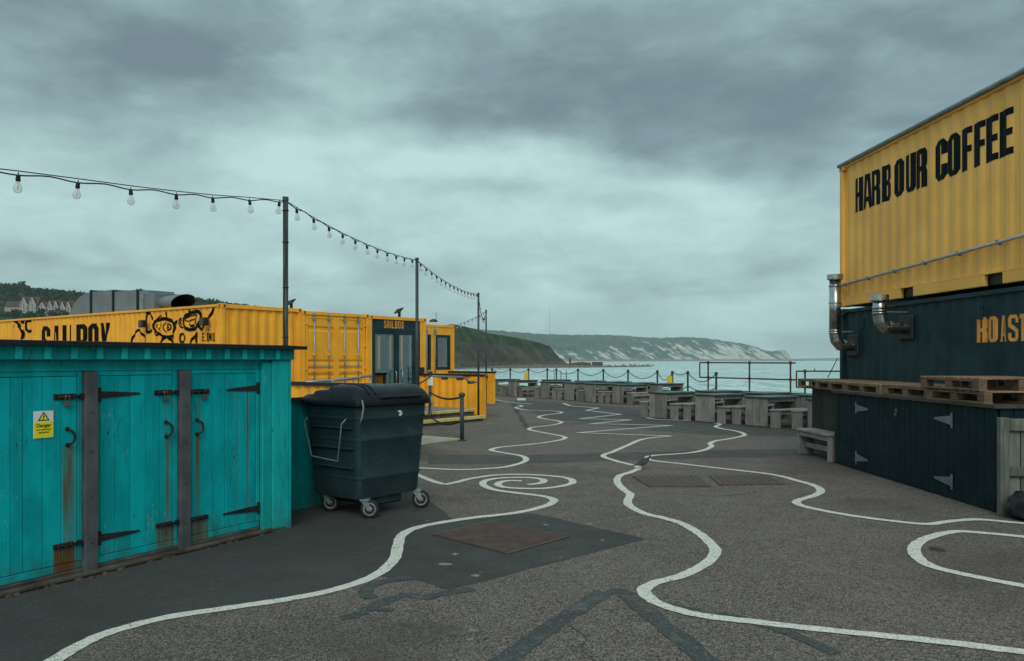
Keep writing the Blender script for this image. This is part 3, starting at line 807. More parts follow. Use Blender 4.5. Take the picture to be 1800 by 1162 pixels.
o = mb.build('shore_boulders', beach_mat()); o['kind'] = 'stuff'; o['label'] = 'dark boulders along the foot of the headland and breakwater'
# breakwater things
def farthing(name, label, cat, px, py, Y):
    p = at(px, py, Y); return thing(name, label, cat, p)
Yb = FPX * (EYE - SEA) / (644 - HY)
t1 = farthing('concrete_block', 'dark square blockhouse on the low breakwater beyond the headland', 'blockhouse', 1050, 643, Yb)
MB().box(-5, 5, -3, 3, -3, 3.2).build('wall', MAT['concrete'], t1)
MB().box(-5.4, 5.4, -3.4, 3.4, 3.2, 3.7).build('roof', MAT['concrete'], t1)
t1 = farthing('stone_pillar', 'small upright stone pillar standing at the foot of the headland', 'pillar', 1002, 641, Yb)
MB().lathe([(1.3, -3), (1.0, 5.5), (1.3, 5.6), (1.3, 6.4), (0, 6.5)], n=8).build('shaft', MAT['concrete'], t1)
mb = MB()
for i in range(30):
    rock(mb, at(1006 + i * 1.05, 641.5 - 2.6 * sin(pi * i / 32), Yb + 14), random.uniform(1.5, 3.0), .7)
o = mb.build('breakwater_rocks', HM); o['kind'] = 'stuff'; o['label'] = 'low dark rock mound between the pillar and the blockhouse'
# mast
p = at(966, 586, 4300)
tm = thing('radio_mast', 'tall thin radio mast on the skyline above the chalk cliffs', 'mast', p)
MB().tube([(0, 0, -20), (0, 0, 134)], [1.2, .8], 6).build('mast_shaft', MAT['galv_dull'], tm)
# tents on headland
p = at(827, 594, 640); tm = thing('tent', 'small yellow-green tent on the grassy headland', 'tent', p)
MB().lathe([(1.7, -1), (1.5, .2), (.8, 1.2), (0, 1.5)], n=10).build('canopy', paint('lime_fabric', (.55, .62, .12), .7, .1, 3, 0, 0, 0), tm, True)
p = at(815, 594, 645); tm = thing('tent', 'tiny white tent left of the yellow-green one', 'tent', p)
MB().lathe([(1.0, -1), (.9, .2), (.5, .8), (0, 1.0)], n=10).build('canopy', MAT['white'], tm, True)
# buoy
p = Vector(((1432 - CX) / FPX * 430, 430, SEA)); tm = thing('buoy', 'small dark buoy floating on the sea left of the dark container', 'buoy', p)
MB().lathe([(.0, -.3), (.9, -.3), (.9, .4), (.3, .7), (.15, 1.6), (.3, 1.7), (0, 2.0)], n=10).build('float', MAT['black'], tm)

# left hill with woodland and houses
def hill_mat():
    m, t, b = newmat('wooded_hillside'); co = wpos(t)
    n_ = t.noise(co, .06, 6, .7); n2 = t.noise(co, .012, 4, .6)
    c = t.mix(t.map(n_, .4, .62), (.012, .026, .019), (.038, .062, .036))
    c = t.mix(t.map(n2, .5, .65, 0, .5), c, (.05, .075, .045))
    t.setin(b.inputs['Base Color'], c); b.inputs['Roughness'].default_value = .95; b.inputs['Specular IOR Level'].default_value = .1
    bump(t, b, n_, 1.0, 4); return m
tophill = [(-400,470),(-100,492),(0,500),(40,502),(60,507),(150,515),(215,514),(262,515),(300,518),(330,523),(400,533),(440,538),(500,549),(540,566),(600,590),(700,610),(800,625)]
HMAT = hill_mat()
land('hillside', HMAT, -500, 700, 260, lambda px: 520, tophill, 16, 380, 22, 11.0, 500, .9)
def leaf_blob(mb, c, r):
    # many small leaf clumps spread through a crown volume
    for k in range(16):
        dv = Vector((random.gauss(0, 1), random.gauss(0, 1), random.gauss(0, 1))); dv.normalize()
        p_ = Vector(c) + dv * r * random.uniform(.45, 1.0) * Vector((1, 1, .85)).length / 1.65
        s_ = r * random.uniform(.28, .5); a = Vector((random.uniform(-1, 1), random.uniform(-1, 1), random.uniform(-1, 1))) * s_
        b_ = Vector((random.uniform(-1, 1), random.uniform(-1, 1), random.uniform(-1, 1))) * s_
        c_ = a.cross(b_).normalized() * s_ * .6
        st = len(mb.v); mb.v += [tuple(p_ + a), tuple(p_ + b_), tuple(p_ - a), tuple(p_ - b_), tuple(p_ + c_)]
        mb.f += [(st, st + 1, st + 4), (st + 1, st + 2, st + 4), (st + 2, st + 3, st + 4), (st + 3, st, st + 4)]
mb = MB()
for i in range(5200):
    px = random.uniform(-120, 560); t = random.random() ** .6
    Y0 = 520; Y = Y0 + 380 * t; zt = EYE + (HY - lerp_prof(tophill, px)) / FPX * 900
    z = SEA + (zt - SEA) * t ** .9
    if t < .25: continue
    r = random.uniform(2.2, 4.2)
    if 610 < Y < 735 and 0 < px < 135: continue
    leaf_blob(mb, ((px - CX) / FPX * Y, Y, z - r * .35), r)
def wood_mat():
    m, t, b = newmat('dark_tree_foliage'); co = wpos(t)
    n_ = t.noise(co, .25, 4, .7); c = t.mix(t.map(n_, .35, .65), (.014, .030, .020), (.045, .070, .036))
    t.setin(b.inputs['Base Color'], c); b.inputs['Roughness'].default_value = .9; b.inputs['Specular IOR Level'].default_value = .1; return m
WM = wood_mat()
o = mb.build('hill_woodland', WM); o['kind'] = 'stuff'; o['label'] = 'dense dark green woodland covering the far hillside'
def bush(name, px, py, Y, r, label):
    p_ = at(px, py, Y); tr = thing(name, label, 'tree', p_)
    MB().tube([(0, 0, -r * 2.0), (0, 0, 0)], [r * .14, r * .07], 6).build('trunk', MAT['plank'], tr)
    m_ = MB()
    for k in range(5): leaf_blob(m_, (random.uniform(-.5, .5) * r, random.uniform(-.5, .5) * r, random.uniform(-.4, .5) * r), r * .75)
    m_.build('crown', WM, tr)
bush('tree', 37, 504, 900, 6.5, 'taller round tree rising over the hill skyline at far left')
bush('tree', 245, 515, 880, 5, 'rounded dark tree on the skyline above the grey duct')
# houses
def house(px0, px1, ybase, yeave, ypeak, gables, label, Y=712):
    sc = Y / FPX; cxp = (px0 + px1) / 2; base = at(cxp, ybase, Y); w = (px1 - px0) * sc
    h = thing('house', label, 'house', base, 0, 'gabled houses on the hillside')
    he = (ybase - yeave) * sc; hp = (ybase - ypeak) * sc + 1.0
    MB().box(-w / 2, w / 2, 0, 9, -5, he).build('wall', MAT['wallcream'], h)
    r_ = MB().hexa([(-w/2-.3, -.3, he), (w/2+.3, -.3, he), (w/2+.3, 9.3, he), (-w/2-.3, 9.3, he)], [(-w/2-.3, 4.2, hp), (w/2+.3, 4.2, hp), (w/2+.3, 4.8, hp), (-w/2-.3, 4.8, hp)]).build('roof', MAT['roofred'], h)
    MB().box(w * .32, w * .32 + .9, 4, 5.2, hp - .8, hp + 1.5).build('chimney', MAT['roofred'], r_)
    gw = w / max(1, gables)
    for g in range(gables):
        c = -w / 2 + gw * (g + .5); gh = hp - 1.6
        ww = gw * .40
        gg = MB().prism_xz([(c - ww, 0), (c + ww, 0), (c + ww, he - .3), (c, gh - .6), (c - ww, he - .3)], -1.4, 2.5).build('gable', MAT['wallcream'], h)
        MB().hexa([(c - ww - .5, -1.7, he - .7), (c, -1.7, gh), (c, 4.5, gh), (c - ww - .5, 4.5, he - .7)], [(c - ww - .5, -1.7, he - .35), (c, -1.7, gh + .35), (c, 4.5, gh + .35), (c - ww - .5, 4.5, he - .35)]).build('gable_roof', MAT['roofred'], h)
        MB().hexa([(c, -1.7, gh), (c + ww + .5, -1.7, he - .7), (c + ww + .5, 4.5, he - .7), (c, 4.5, gh)], [(c, -1.7, gh + .35), (c + ww + .5, -1.7, he - .35), (c + ww + .5, 4.5, he - .35), (c, 4.5, gh + .35)]).build('gable_roof', MAT['roofred'], h)
        for sgn in (-1, 1):
            e0 = (c + sgn * (ww + .5), he - .75); e1 = (c, gh - .05)
            MB().hexa([(e0[0], -1.9, e0[1]), (e1[0], -1.9, e1[1]), (e1[0], -1.7, e1[1]), (e0[0], -1.7, e0[1])], [(e0[0], -1.9, e0[1] + .55), (e1[0], -1.9, e1[1] + .6), (e1[0], -1.7, e1[1] + .6), (e0[0], -1.7, e0[1] + .55)]).build('barge_board', MAT['white'], h)
        for zz_ in (he * .25, he * .68, he * 1.05):
            f = MB().box(c - 1.1, c + 1.1, -1.5, -1.4, zz_ - .8, zz_ + .8).build('window', MAT['white'], h)
            MB().box(c - .9, c + .9, -1.53, -1.5, zz_ - .65, zz_ + .65).build('pane', MAT['darkglass'], f)
house(8, 36, 552, 540, 531, 0, 'plain cream house with brown roof, leftmost on the hillside')
house(36, 66, 551, 537, 523, 2, 'cream house with the tallest pair of white gables, second from the left')
house(67, 84, 552, 543, 532, 1, 'low brown-roofed house between the two twin-gabled ones')
house(84, 105, 553, 542, 529.5, 2, 'twin-gabled cream house right of the low brown-roofed one')
house(106, 127, 554, 543, 531, 2, 'twin-gabled house partly behind the grey roof duct, rightmost')
for (px, py, r) in ((30,552,4),(72,552,4),(112,554,4),(20,555,5),(95,554,4.5),(52,553,4.5)):
    bush('tree', px, py, 690, r * 1.1, 'low dark tree below the hillside houses, at %s' % {30:'the plain left house',72:'the low brown-roofed house',112:'the rightmost twin-gabled house',20:'the far left edge',95:'the fourth house',52:'the tallest gables'}[px])

# ================================================================== CONTAINERS
u = Vector((.604, .797)); nrm = Vector((.797, -.604))
A = Vector((-7.15, 19.6))
CW = 2.44
def place(rx, ry): return (rx, ry)
def container(name, label, cat, org, rz, L, z0, z1, mat, end='blank', skip_y0=False, skip_end=False, fork=False, gooseneck=False):
    c = thing(name, label, cat, (org[0], org[1], 0), rz)
    H = z1
    p = .12  # post
    for (x, y, nm) in ((0, 0, 'n'), (0, CW - p, 'n'), (L - p, 0, 'n'), (L - p, CW - p, 'n')):
        MB().box(x + .006, x + p - .006, y + .006, y + p - .006, z0 + .118, H - .118).build('corner_post', mat, c, bevel=.008)
    cb = MB()
    for x in (0, L - .178):
        for y in (0, CW - .162):
            for (a, b) in ((z0, z0 + .118), (H - .118, H)):
                k = MB().box(x - .004, x + .178, y - .004, y + .166, a, b).build('corner_casting', mat, c, bevel=.01)
                # dark oval sockets on the outer faces
                yc = y - .0065 if y == 0 else y + .1685; xc = x - .0065 if x == 0 else x + .1805
                zc_ = (a + b) / 2
                m_ = MB()
                m_.box(x + .055, x + .105, min(yc, yc), yc + .002, zc_ - .035, zc_ + .035)
                m_.box(xc, xc + .002, y + .05, y + .10, zc_ - .035, zc_ + .035)
                m_.build('socket', MAT['black'], k)
    for y in (.02, CW - .08):
        MB().box(.178, L - .178, y, y + .06, H - .075, H - .012).build('top_rail', mat, c, bevel=.006)
        if not fork: MB().box(.178, L - .178, y - .0, y + .06, z0 + .01, z0 + .16).build('bottom_rail', mat, c, bevel=.006)
    for x in (.01, L - .07):
        MB().box(x, x + .06, .162, CW - .162, H - .11, H - .012).build('end_header', mat, c, bevel=.006)
        MB().box(x, x + .06, .162, CW - .162, z0 + .01, z0 + .14).build('end_sill', mat, c, bevel=.006)
    zb = z0 + .16 if not fork else z0 + .162
    f0 = lambda s_, z, off: (s_, .05 - off, z)
    f1 = lambda s_, z, off: (s_, CW - .05 + off, z)
    fe = lambda s_, z, off: (.05 - off, s_, z)
    fb = lambda s_, z, off: (L - .05 + off, s_, z)
    if not skip_y0:
        m_ = MB(); corr_sheet(m_, f0, p, L - p, zb, H - .075); m_.build('side_panel', mat, c)
    m_ = MB(); corr_sheet(m_, f1, p, L - p, zb, H - .075); m_.build('side_panel', mat, c)
    if end == 'blank':
        m_ = MB(); corr_sheet(m_, fe, p, CW - p, z0 + .14, H - .11); m_.build('end_panel', mat, c)
    m_ = MB(); corr_sheet(m_, fb, p, CW - p, z0 + .14, H - .11); m_.build('end_panel', mat, c)
    # roof corrugated across the width
    m_ = MB(); corr_sheet(m_, lambda s_, y_, off: (s_, y_, H - .03 + off), p, L - p, .08, CW - .08); m_.build('roof_panel', mat, c)
    MB().box(.12, L - .12, .1, CW - .1, z0 + .06, z0 + .13).build('floor', MAT['black'], c)
    if fork:
        for y in (.02, CW - .08):
            xs = [0.178, 2.02, 2.38, 4.06, 4.42, L - .178] if L < 7 else [.178, L - .178]
            for a, b in zip(xs[::2], xs[1::2]): MB().box(a, b, y, y + .06, z0 + .01, z0 + .16).build('bottom_rail', mat, c, bevel=.006)
            MB().box(.178, L - .178, y + .002, y + .058, z0 + .161, z0 + .185).build('side_sill', mat, c)
            MB().box(.178, L - .178, y + .07, y + .09, z0 + .02, z0 + .158).build('pocket_back', MAT['black'], c)
    return c, dict(f0=f0, f1=f1, fe=fe, fb=fb)
RZ = atan2(.604, -.797)
def sail_org(k, back=0): q = A + u * k - nrm * back; return (q.x, q.y)
ZB = .46
C1, S1 = container('shipping_container', 'long yellow container with black fish mural and a grey duct on its roof', 'container', sail_org(CW), RZ, 14.4, ZB, 3.05, MAT['yellow'])
C2, S2 = container('shipping_container', 'yellow container with closed cargo doors and four grey locking bars', 'container', sail_org(2 * CW), RZ, 12.19, ZB, 3.0, MAT['yellow'], end='doors')
C3, S3 = container('shipping_container', 'yellow container with dark glazed entrance under the orange cafe name', 'container', sail_org(3 * CW), RZ, 12.19, ZB, 2.985, MAT['yellow'], end='glass', skip_y0=True)
C4, S4 = container('shipping_container', 'furthest yellow container, set back, with two tall dark-framed windows', 'container', sail_org(12.5, 3.35), RZ, 6.06, ZB, 3.03, MAT['yellow'], end='windows')

def hstep_leaf(mb, y0, y1, z0, z1, x=.05):
    # door leaf with horizontal pressed ridges (profile along z), outward = -x
    zs = [z0]; xs = [x]
    H_ = z1 - z0
    def seg(a, b, dd_): zs.extend([z0 + a * H_, z0 + (a + .02) * H_, z0 + (b - .02) * H_, z0 + b * H_]); xs.extend([x, x + dd_, x + dd_, x])
    for (a, b) in ((.04, .10), (.13, .19), (.22, .28), (.31, .37), (.40, .46), (.83, .90)): seg(a, b, .03)
    zs.append(z1); xs.append(x)
    for i in range(len(zs) - 1):
        mb.quad((xs[i], y0, zs[i]), (xs[i], y1, zs[i]), (xs[i + 1], y1, zs[i + 1]), (xs[i + 1], y0, zs[i + 1]))
def cargo_doors(c, H, z0, mat, rods_only=False):
    for (a, b) in ((.14, CW / 2 - .004), (CW / 2 + .004, CW - .14)):
        dr = MB().box(.035, .075, a, a + .09, z0 + .15, H - .12).box(.035, .075, b - .09, b, z0 + .15, H - .12).box(.0351, .0749, a + .09, b - .09, H - .20, H - .12).box(.0351, .0749, a + .09, b - .09, z0 + .15, z0 + .24)
        d_ = dr.build('door', mat, c, bevel=.006)
        m_ = MB(); hstep_leaf(m_, a + .09, b - .09, z0 + .24, H - .20, .05); m_.build('pressed_panel', mat, d_)
        for q in (.27, .75):
            y = a + (b - a) * q
            r = MB().tube([(.0, y, z0 + .06), (.0, y, H - .05)], .019, 8).build('lock_rod', MAT['galv'], d_, True)
            for zz_ in (H - .10, H - .22, z0 + .9, z0 + 1.35, z0 + .1):
                MB().box(-.026, .034, y - .04, y + .04, zz_ - .03, zz_ + .03).build('rod_bracket', MAT['galv'] if zz_ > H - .4 else mat, d_, bevel=.005)
            hd = MB().tube([(-.03, y - .02, z0 + 1.02), (-.04, y + (.3 if q < .5 else -.3), z0 + 1.0)], .012, 6).build('lock_handle', MAT['galv'], d_)
        for zz_ in (z0 + .3, z0 + .95, z0 + 1.6, H - .35):
            yh = a - .02 if a < 1 else b - .03
            MB().box(.005, .035, yh - .01, yh + .07, zz_ - .02, zz_ + .03).build('hinge', mat, d_)
cargo_doors(C2, 3.0, ZB, MAT['yellow'])
# glazed entrance of the cafe container (end plane x=0; y runs from CW at photo-left to 0 at right)
def frame_rect(y0, y1, z0, z1, w, x0, x1):
    m_ = MB(); m_.box(x0, x1, y0, y0 + w, z0, z1); m_.box(x0, x1, y1 - w, y1, z0, z1)
    m_.box(x0 + .0005, x1 - .0005, y0 + w, y1 - w, z0, z0 + w); m_.box(x0 + .0005, x1 - .0005, y0 + w, y1 - w, z1 - w, z1); return m_
H3 = 2.985
sb = MB().box(.05, .09, .26, CW - .13, 2.53, H3 - .112).build('sign_board', MAT['navy'], C3)
ent = MB().box(.04, .12, CW - .19, CW - .13, ZB + .1, 2.53).box(.04, .12, .26, .47, ZB + .1, 2.53).build('entrance_frame', MAT['navy'], C3)
MB().box(.02, .1, .125, .255, ZB + .14, H3 - .112).build('yellow_post', MAT['yellow'], C3)
def leaf(y0, y1):
    lf = frame_rect(y0, y1, ZB + .12, 2.52, .09, .05, .10).build('glass_door', MAT['navy'], C3, bevel=.004)
    MB().box(.07, .078, y0 + .09, y1 - .09, ZB + .21, 2.43).build('pane', MAT['pane'], lf)
    return lf
l1 = leaf(1.27, CW - .19); l2 = leaf(.47, 1.262)
for lf, yy in ((l1, 1.40), (l2, 1.13)):
    MB().tube([(.05, yy, 1.30), (-.04, yy, 1.31), (-.06, yy, 1.27), (-.06, yy, .90), (-.04, yy, .86), (.05, yy, .87)], .016, 8).build('handle', MAT['steel'], lf, True)
MB().box(-.05, .02, .15, .40, 1.05, 1.42).build('letter_box', MAT['black'], C3)
# name over the door
fn3 = lambda s_, z, off: (.05 - off, CW - s_, z)
def px_to_s(px, org, dirv):   # distance along dirv from org where the photo column px crosses
    k = (px - CX) / FPX
    return (k * org[1] - org[0]) / (dirv[0] - k * dirv[1])
base3 = A + u * (2 * CW)
sp = []
for ch, a, b in (('S',677,681.4),('A',682.2,686.8),('I',688,689.8),('L',691,694.8),('B',696,700.4),('O',701.6,706),('X',707,711.8)):
    s0 = px_to_s(a, base3, u); s1 = px_to_s(b, base3, u); sp.append(glyph(ch, s0, s1, 2.62, 2.855, GLT))
flat_on_corr('name_lettering', sp, fn3, MAT['letter_orange'], sb, .006, False)
# interior of the cafe
MB().box(11.6, 11.7, .1, CW - .1, ZB + .1, H3 - .1).build('interior_wall', MAT['interior'], C3)
m_ = MB(); m_.box(.3, 12.0, .03, .07, ZB + .16, 1.35)
xs = [.3, .62, .74, 1.0, 1.12, 1.52, 1.66, 2.05, 2.2, 2.95, 3.05, 4.0, 4.2, 12.0]
for a, b in zip(xs[::2], xs[1::2]): m_.box(a, b, .03, .07, 1.35, 2.45)
m_.box(.3, 12.0, .03, .07, 2.45, H3 - .08)
m_.build('inner_wall', MAT['interior'], C3)
for x in (.68, 1.62): MB().box(x, x + .05, .02, .1, 1.35, 2.45).build('window_mullion', MAT['white'], C3)
for x in (1.25, 2.3): MB().box(x, x + .09, .075, .15, ZB + .2, 2.5).build('interior_post', MAT['yellow'], C3)
MB().box(.4, 2.6, .08, .5, ZB + .13, 1.25).build('counter', MAT['black'], C3)
# windows container
H4 = 3.03
m_ = MB().box(.03, .07, .125, CW - .125, ZB + .14, 1.28).box(.03, .07, .125, CW - .125, 2.63, H4 - .112)
m_.box(.03, .07, .125, .24, 1.28, 2.63); m_.box(.03, .07, 1.08, 1.36, 1.28, 2.63); m_.box(.03, .07, CW - .26, CW - .125, 1.28, 2.63)
m_.build('door', MAT['yellow'], C4)
for (a, b) in ((.24, 1.08), (1.36, CW - .26)):
    w_ = frame_rect(a, b, 1.28, 2.63, .10, .01, .09).build('window', MAT['navy'], C4, bevel=.004)
    MB().box(.05, .056, a + .1, b - .1, 1.38, 2.53).build('pane', MAT['pane'], w_)
for y in (1.14, 1.62):
    MB().tube([(-.01, y, ZB + .05), (-.01, y, H4 - .05)], .022, 8).build('lock_rod', MAT['galv_dull'], C4, True)
    MB().box(-.03, .03, y - .05, y + .05, H4 - .42, H4 - .22).build('rod_bracket', MAT['galv_dull'], C4)
MB().box(2.8, 2.9, .1, CW - .1, ZB + .1, H4 - .1).build('interior_wall', MAT['interior'], C4)
MB().box(1.2, 1.26, .1, 1.0, ZB + .1, 2.4).build('interior_board', MAT['white'], C4)

# mural on container 1 (side y=CW faces the camera's left)
def ms(px): return px_to_s(px, A, -nrm)
def mz(px, py):
    s_ = ms(px); Y = A.y + .604 * s_; return s_, EYE + (HY - py) / FPX * Y
fm = S1['f1']
lets = []
for ch, a, b in (('S',69,84),('A',88.5,101),('I',106.5,112.5),('L',118,127),('B',131,149),('O',152,170),('X',172,189)):
    s1, s0 = ms(a), ms(b)
    g = glyph(ch, 0, 1, 1.62, 2.74)
    lets.append([[(s1 + x * (s0 - s1), z) for x, z in ring] for ring in g])
flat_on_corr('mural_lettering', lets, fm, MAT['letter_black'], C1, .004)
def mstroke(pts, w, off, sm=True):
    q = [mz(220 + x / 9, 520 + y / 9) for x, y in pts]
    q = catmull(q, 5) if sm else q
    return flat_on_corr('mural_stroke', ribbon2d(q, w), fm, MAT['letter_black'], C1, off)
ST = [
 ([(70,735),(85,660),(130,590),(175,540),(210,580),(270,640),(290,700),(275,745)], .10),
 ([(320,270),(308,380),(312,560),(360,565),(400,540)], .11), ([(305,272),(350,280),(395,330),(402,380)], .09),
 ([(415,420),(470,390),(560,365),(640,370),(710,410),(750,470),(745,540),(715,600)], .13),
 ([(415,430),(420,520),(480,580),(550,630),(640,650),(720,630)], .10), ([(480,375),(520,310),(540,370)], .05),
 ([(600,260),(612,300),(625,365)], .10), ([(750,430),(780,390),(770,430),(755,460)], .06),
 ([(425,560),(440,610),(480,625),(500,600)], .07),
 ([(600,650),(560,690),(520,745)], .13), ([(650,655),(690,690),(735,750)], .13), ([(728,540),(735,610),(735,680)], .06),
 ([(610,410),(575,480),(585,540),(610,580)], .045), ([(660,440),(635,470),(635,520),(655,545),(680,520),(685,475),(662,442)], .055), ([(650,480),(645,500),(655,510),(662,492),(650,480)], .05),
 ([(490,450),(470,480),(490,510)], .035), ([(535,430),(520,465),(535,490)], .035), ([(515,500),(500,525),(515,550)], .035), ([(470,450),(455,470)], .03),
 ([(975,220),(990,270),(1060,255),(1120,245),(1155,290),(1155,380),(1120,460),(1060,520),(980,535),(920,500),(890,440),(885,370),(920,320),(990,275)], .12),
 ([(1125,470),(1180,535),(1220,450),(1270,360),(1325,300),(1360,195)], .10), ([(860,350),(830,390),(835,450),(860,500),(880,490)], .06), ([(855,380),(850,430),(865,460)], .04),
 ([(920,380),(960,400),(1020,385),(1085,350),(1105,295),(1040,310),(985,320),(940,350),(920,380)], .04), ([(1005,470),(1030,475),(1060,460)], .08),
 ([(1075,390),(1065,415),(1080,435),(1092,410),(1078,390)], .04), ([(975,430),(978,465)], .04),
 ([(860,595),(845,640),(845,700),(865,735),(905,700),(920,655),(895,615),(860,595)], .075),
 ([(1000,760),(1030,690),(1075,625),(1110,590),(1105,680),(1105,760)], .09), ([(1100,640),(1070,690),(1075,730)], .04)]
for i, (p_, w_) in enumerate(ST): mstroke(p_, w_ * .78, .004 + .0004 * i)
def mstroke2(pts, w, off):
    q = [mz(20 + x / 9, 540 + y / 9) for x, y in pts]
    flat_on_corr('mural_stroke', ribbon2d(catmull(q, 5), w), fm, MAT['letter_black'], C1, off)
for i, (p_, w_) in enumerate([([(15,190),(60,240),(100,310),(120,370),(180,430),(140,470),(112,515)], .16), ([(115,185),(130,230),(160,235),(185,190)], .1),
        ([(275,215),(220,215),(200,260),(205,350),(240,385),(280,370)], .1), ([(0,330),(20,270)], .1)]): mstroke2(p_, w_, .004 + .0004 * i)
lets = []
for ch, a, b, y0, y1 in (('E',352.5,356.2,600,585),('.',357,358,600,585),('D',359.5,364,600,585),('M',364.6,368.4,600,585),('O',369.4,373.6,600,585),('B',361,362.6,581.5,578),('Y',363.2,365,581.5,578)):
    (s1, za), (s0, zb_) = mz(a, y0), mz(b, y1)
    lets.append([[(s1 + x * (s0 - s1), za + z * (zb_ - za)) for x, z in ring] for ring in GLT[ch]])
flat_on_corr('artist_credit', lets, fm, MAT['letter_black'], C1, .012)
# two black boxes (lights) on the mural wall
for (px, py, lab) in ((257, 569.5, 'black wall lamp left of the painted fish on the mural container'), (365, 565.5, 'black wall lamp near the corner of the mural container')):
    s_, z_ = mz(px, py); q = A - nrm * s_ - u * .05
    b_ = thing('wall_lamp', lab, 'lamp', (q.x, q.y, z_), RZ)
    MB().box(-.11, .11, -.02, .12, -.10, .10).build('housing', MAT['black'], b_, bevel=.01)
    MB().box(-.03, .03, -.06, -.02, -.03, .03).build('bracket', MAT['black'], b_)
    MB().box(-.09, .09, .12, .13, -.08, .08).build('lens', MAT['darkglass'], b_)
# floodlights
def flood(px, py, Y, lab, s=1.0):
    p_ = at(px, py, Y); f = thing('floodlight', lab, 'floodlight', p_, -.6)
    MB().hexa([(-.14,-.12,.06),(.10,-.12,.10),(.10,-.05,.10),(-.14,-.05,.06)],[(-.10,-.02,.20),(.16,-.02,.25),(.16,.05,.25),(-.10,.05,.20)]).build('housing', MAT['black'], f, bevel=.01)
    MB().box(-.03, .03, -.03, .03, -.06, .12).build('bracket', MAT['black'], f)
flood(512, 541.5, 21.6, 'small black floodlight on the roof corner behind the nearest lamp pole')
flood(702, 555, 24.6, 'small black floodlight on the roof above the glazed entrance')
for (px, py, Y, lab) in ((762, 566, 31.0, 'small black fitting with aerial on the furthest container roof'),):
    p_ = at(px, py, Y); f = thing('roof_aerial', lab, 'aerial', p_)
    MB().lathe([(.0, 0), (.17, 0), (.14, .07), (.06, .11), (0, .12)], n=10).build('base', MAT['black'], f)
    MB().tube([(.10, 0, .05), (.10, 0, .38)], .01, 5).build('rod', MAT['black'], f)
# roof duct on container 1
def dpt(px, Y0=None, dv=.9):      # point over the roof, dv metres behind the mural side
    o_ = A + u * dv; s_ = px_to_s(px, o_, -nrm); return s_
DO = A + u * 1.0
dt = thing('ventilation_duct', 'grey sheet-metal ventilation duct with open hood on the mural container roof', 'duct', (DO.x, DO.y, 3.03), atan2(.604, -.797))
sx = lambda px: px_to_s(px, DO, -nrm)
zt0, zb0 = .08, .80
def dz_(px, py): s_ = sx(px); Y = DO.y + .604 * s_; return EYE + (HY - py) / FPX * Y - 3.03
secs = [(161, 200), (200, 243), (243, 263)]
for (a, b) in secs:
    s1, s0 = sx(a), sx(b)
    MB().box(s0 + .03, s1 - .03, -.8, 0, .08, dz_((a + b) / 2, 511)).build('duct_section', MAT['duct'], dt, bevel=.01)
    MB().box(s1 - .03, s1 + .03, -.85, .05, .04, dz_(a, 510)).build('flange', MAT['black'], dt)
s1, s0 = sx(124), sx(161)
arc = [(s0 + .03, .08)] + [(s0 + .03 + (s1 - s0 - .05) * sin(a), .08 + (dz_(161, 512) - .1) * cos(a)) for a in [i * pi / 16 for i in range(9)]]
MB().prism_xz(arc, -.8, 0).build('duct_bend', MAT['duct'], dt)
s1, s0 = sx(263), sx(290)
MB().box(sx(285), s1 - .02, -.75, .25, .08, dz_(268, 517)).build('duct_box', MAT['duct'], dt, bevel=.01)
MB().box(sx(266), sx(263.5), .25, .30, .05, dz_(264, 517)).build('flange', MAT['galv'], dt)
MB().box(sx(268.5), sx(266.5), .0, .30, .05, dz_(267, 515)).build('flange', MAT['galv'], dt)
# hood: cone then cylinder cut at a slant
m_ = MB(); nseg = 20; cz = .36
def ringp(x, ry, rz, slant=0, yo=-.2):
    st = len(m_.v)
    for k in range(nseg):
        a = 2 * pi * k / nseg; z = cz + rz * sin(a); m_.v.append((x - slant * sin(a), yo + ry * cos(a), z))
    return st
sa, sb_, sc_ = sx(285), sx(297), sx(312)
def hoodpart(nm, k, mat, par, capm):
    global m_
    m_ = MB()
    r0 = [ringp(sa, .34 * k, .20 * k), ringp(sb_, .36 * k, .21 * k), ringp(sc_ + .04, .36 * k, .21 * k, .24)]
    for a, b in zip(r0, r0[1:]):
        for q in range(nseg): m_.f.append((a + q, a + (q + 1) % nseg, b + (q + 1) % nseg, b + q))
    if capm: m_.f.append(tuple(r0[0] + q for q in range(nseg)))
    return m_.build(nm, mat, par, True)
cz = .29
hd = hoodpart('hood', 1.0, MAT['duct'], dt, False)
hoodpart('hood_inner_shade', .955, MAT['black'], hd, True)  # black inner shell and end disc stand in for the shade inside the hood
for x in (sx(150), sx(250)):
    MB().box(x - .25, x + .25, -.7, .1, .0, .08).build('support', MAT['black'], dt)

# terrace walls of cut containers ---------------------------------------------------
def lowwall(name, label, p0, p1, z1, mat=MAT['yellow'], z0=0.0, cap=MAT['black'], thick=.12):
    p0 = Vector(p0); p1 = Vector(p1); L = (p1 - p0).length; dv = (p1 - p0).normalized()
    w = thing(name, label, 'wall', (p0.x, p0.y, 0), atan2(dv.y, dv.x))
    m_ = MB(); corr_sheet(m_, lambda s_, z, off: (s_, -off, z), .08, L - .08, z0 + .05, z1 - .06); m_.build('front_sheet', mat, w)
    m_ = MB(); corr_sheet(m_, lambda s_, z, off: (s_, thick + off, z), .08, L - .08, z0 + .05, z1 - .06); m_.build('back_sheet', mat, w)
    MB().box(0, .08, -.01, thick + .01, z0, z1 - .06).build('end_post', mat, w); MB().box(L - .08, L, -.01, thick + .01, z0, z1 - .06).build('end_post', mat, w)
    MB().box(.08, L - .08, -.005, thick + .005, z0, z0 + .05).build('bottom_rail', mat, w)
    MB().box(-.03, L + .03, -.05, thick + .05, z1 - .06, z1).build('cap_rail', cap, w, bevel=.008)
    return w
def UN(a, b): q = A + u * a + nrm * b; return (q.x, q.y)
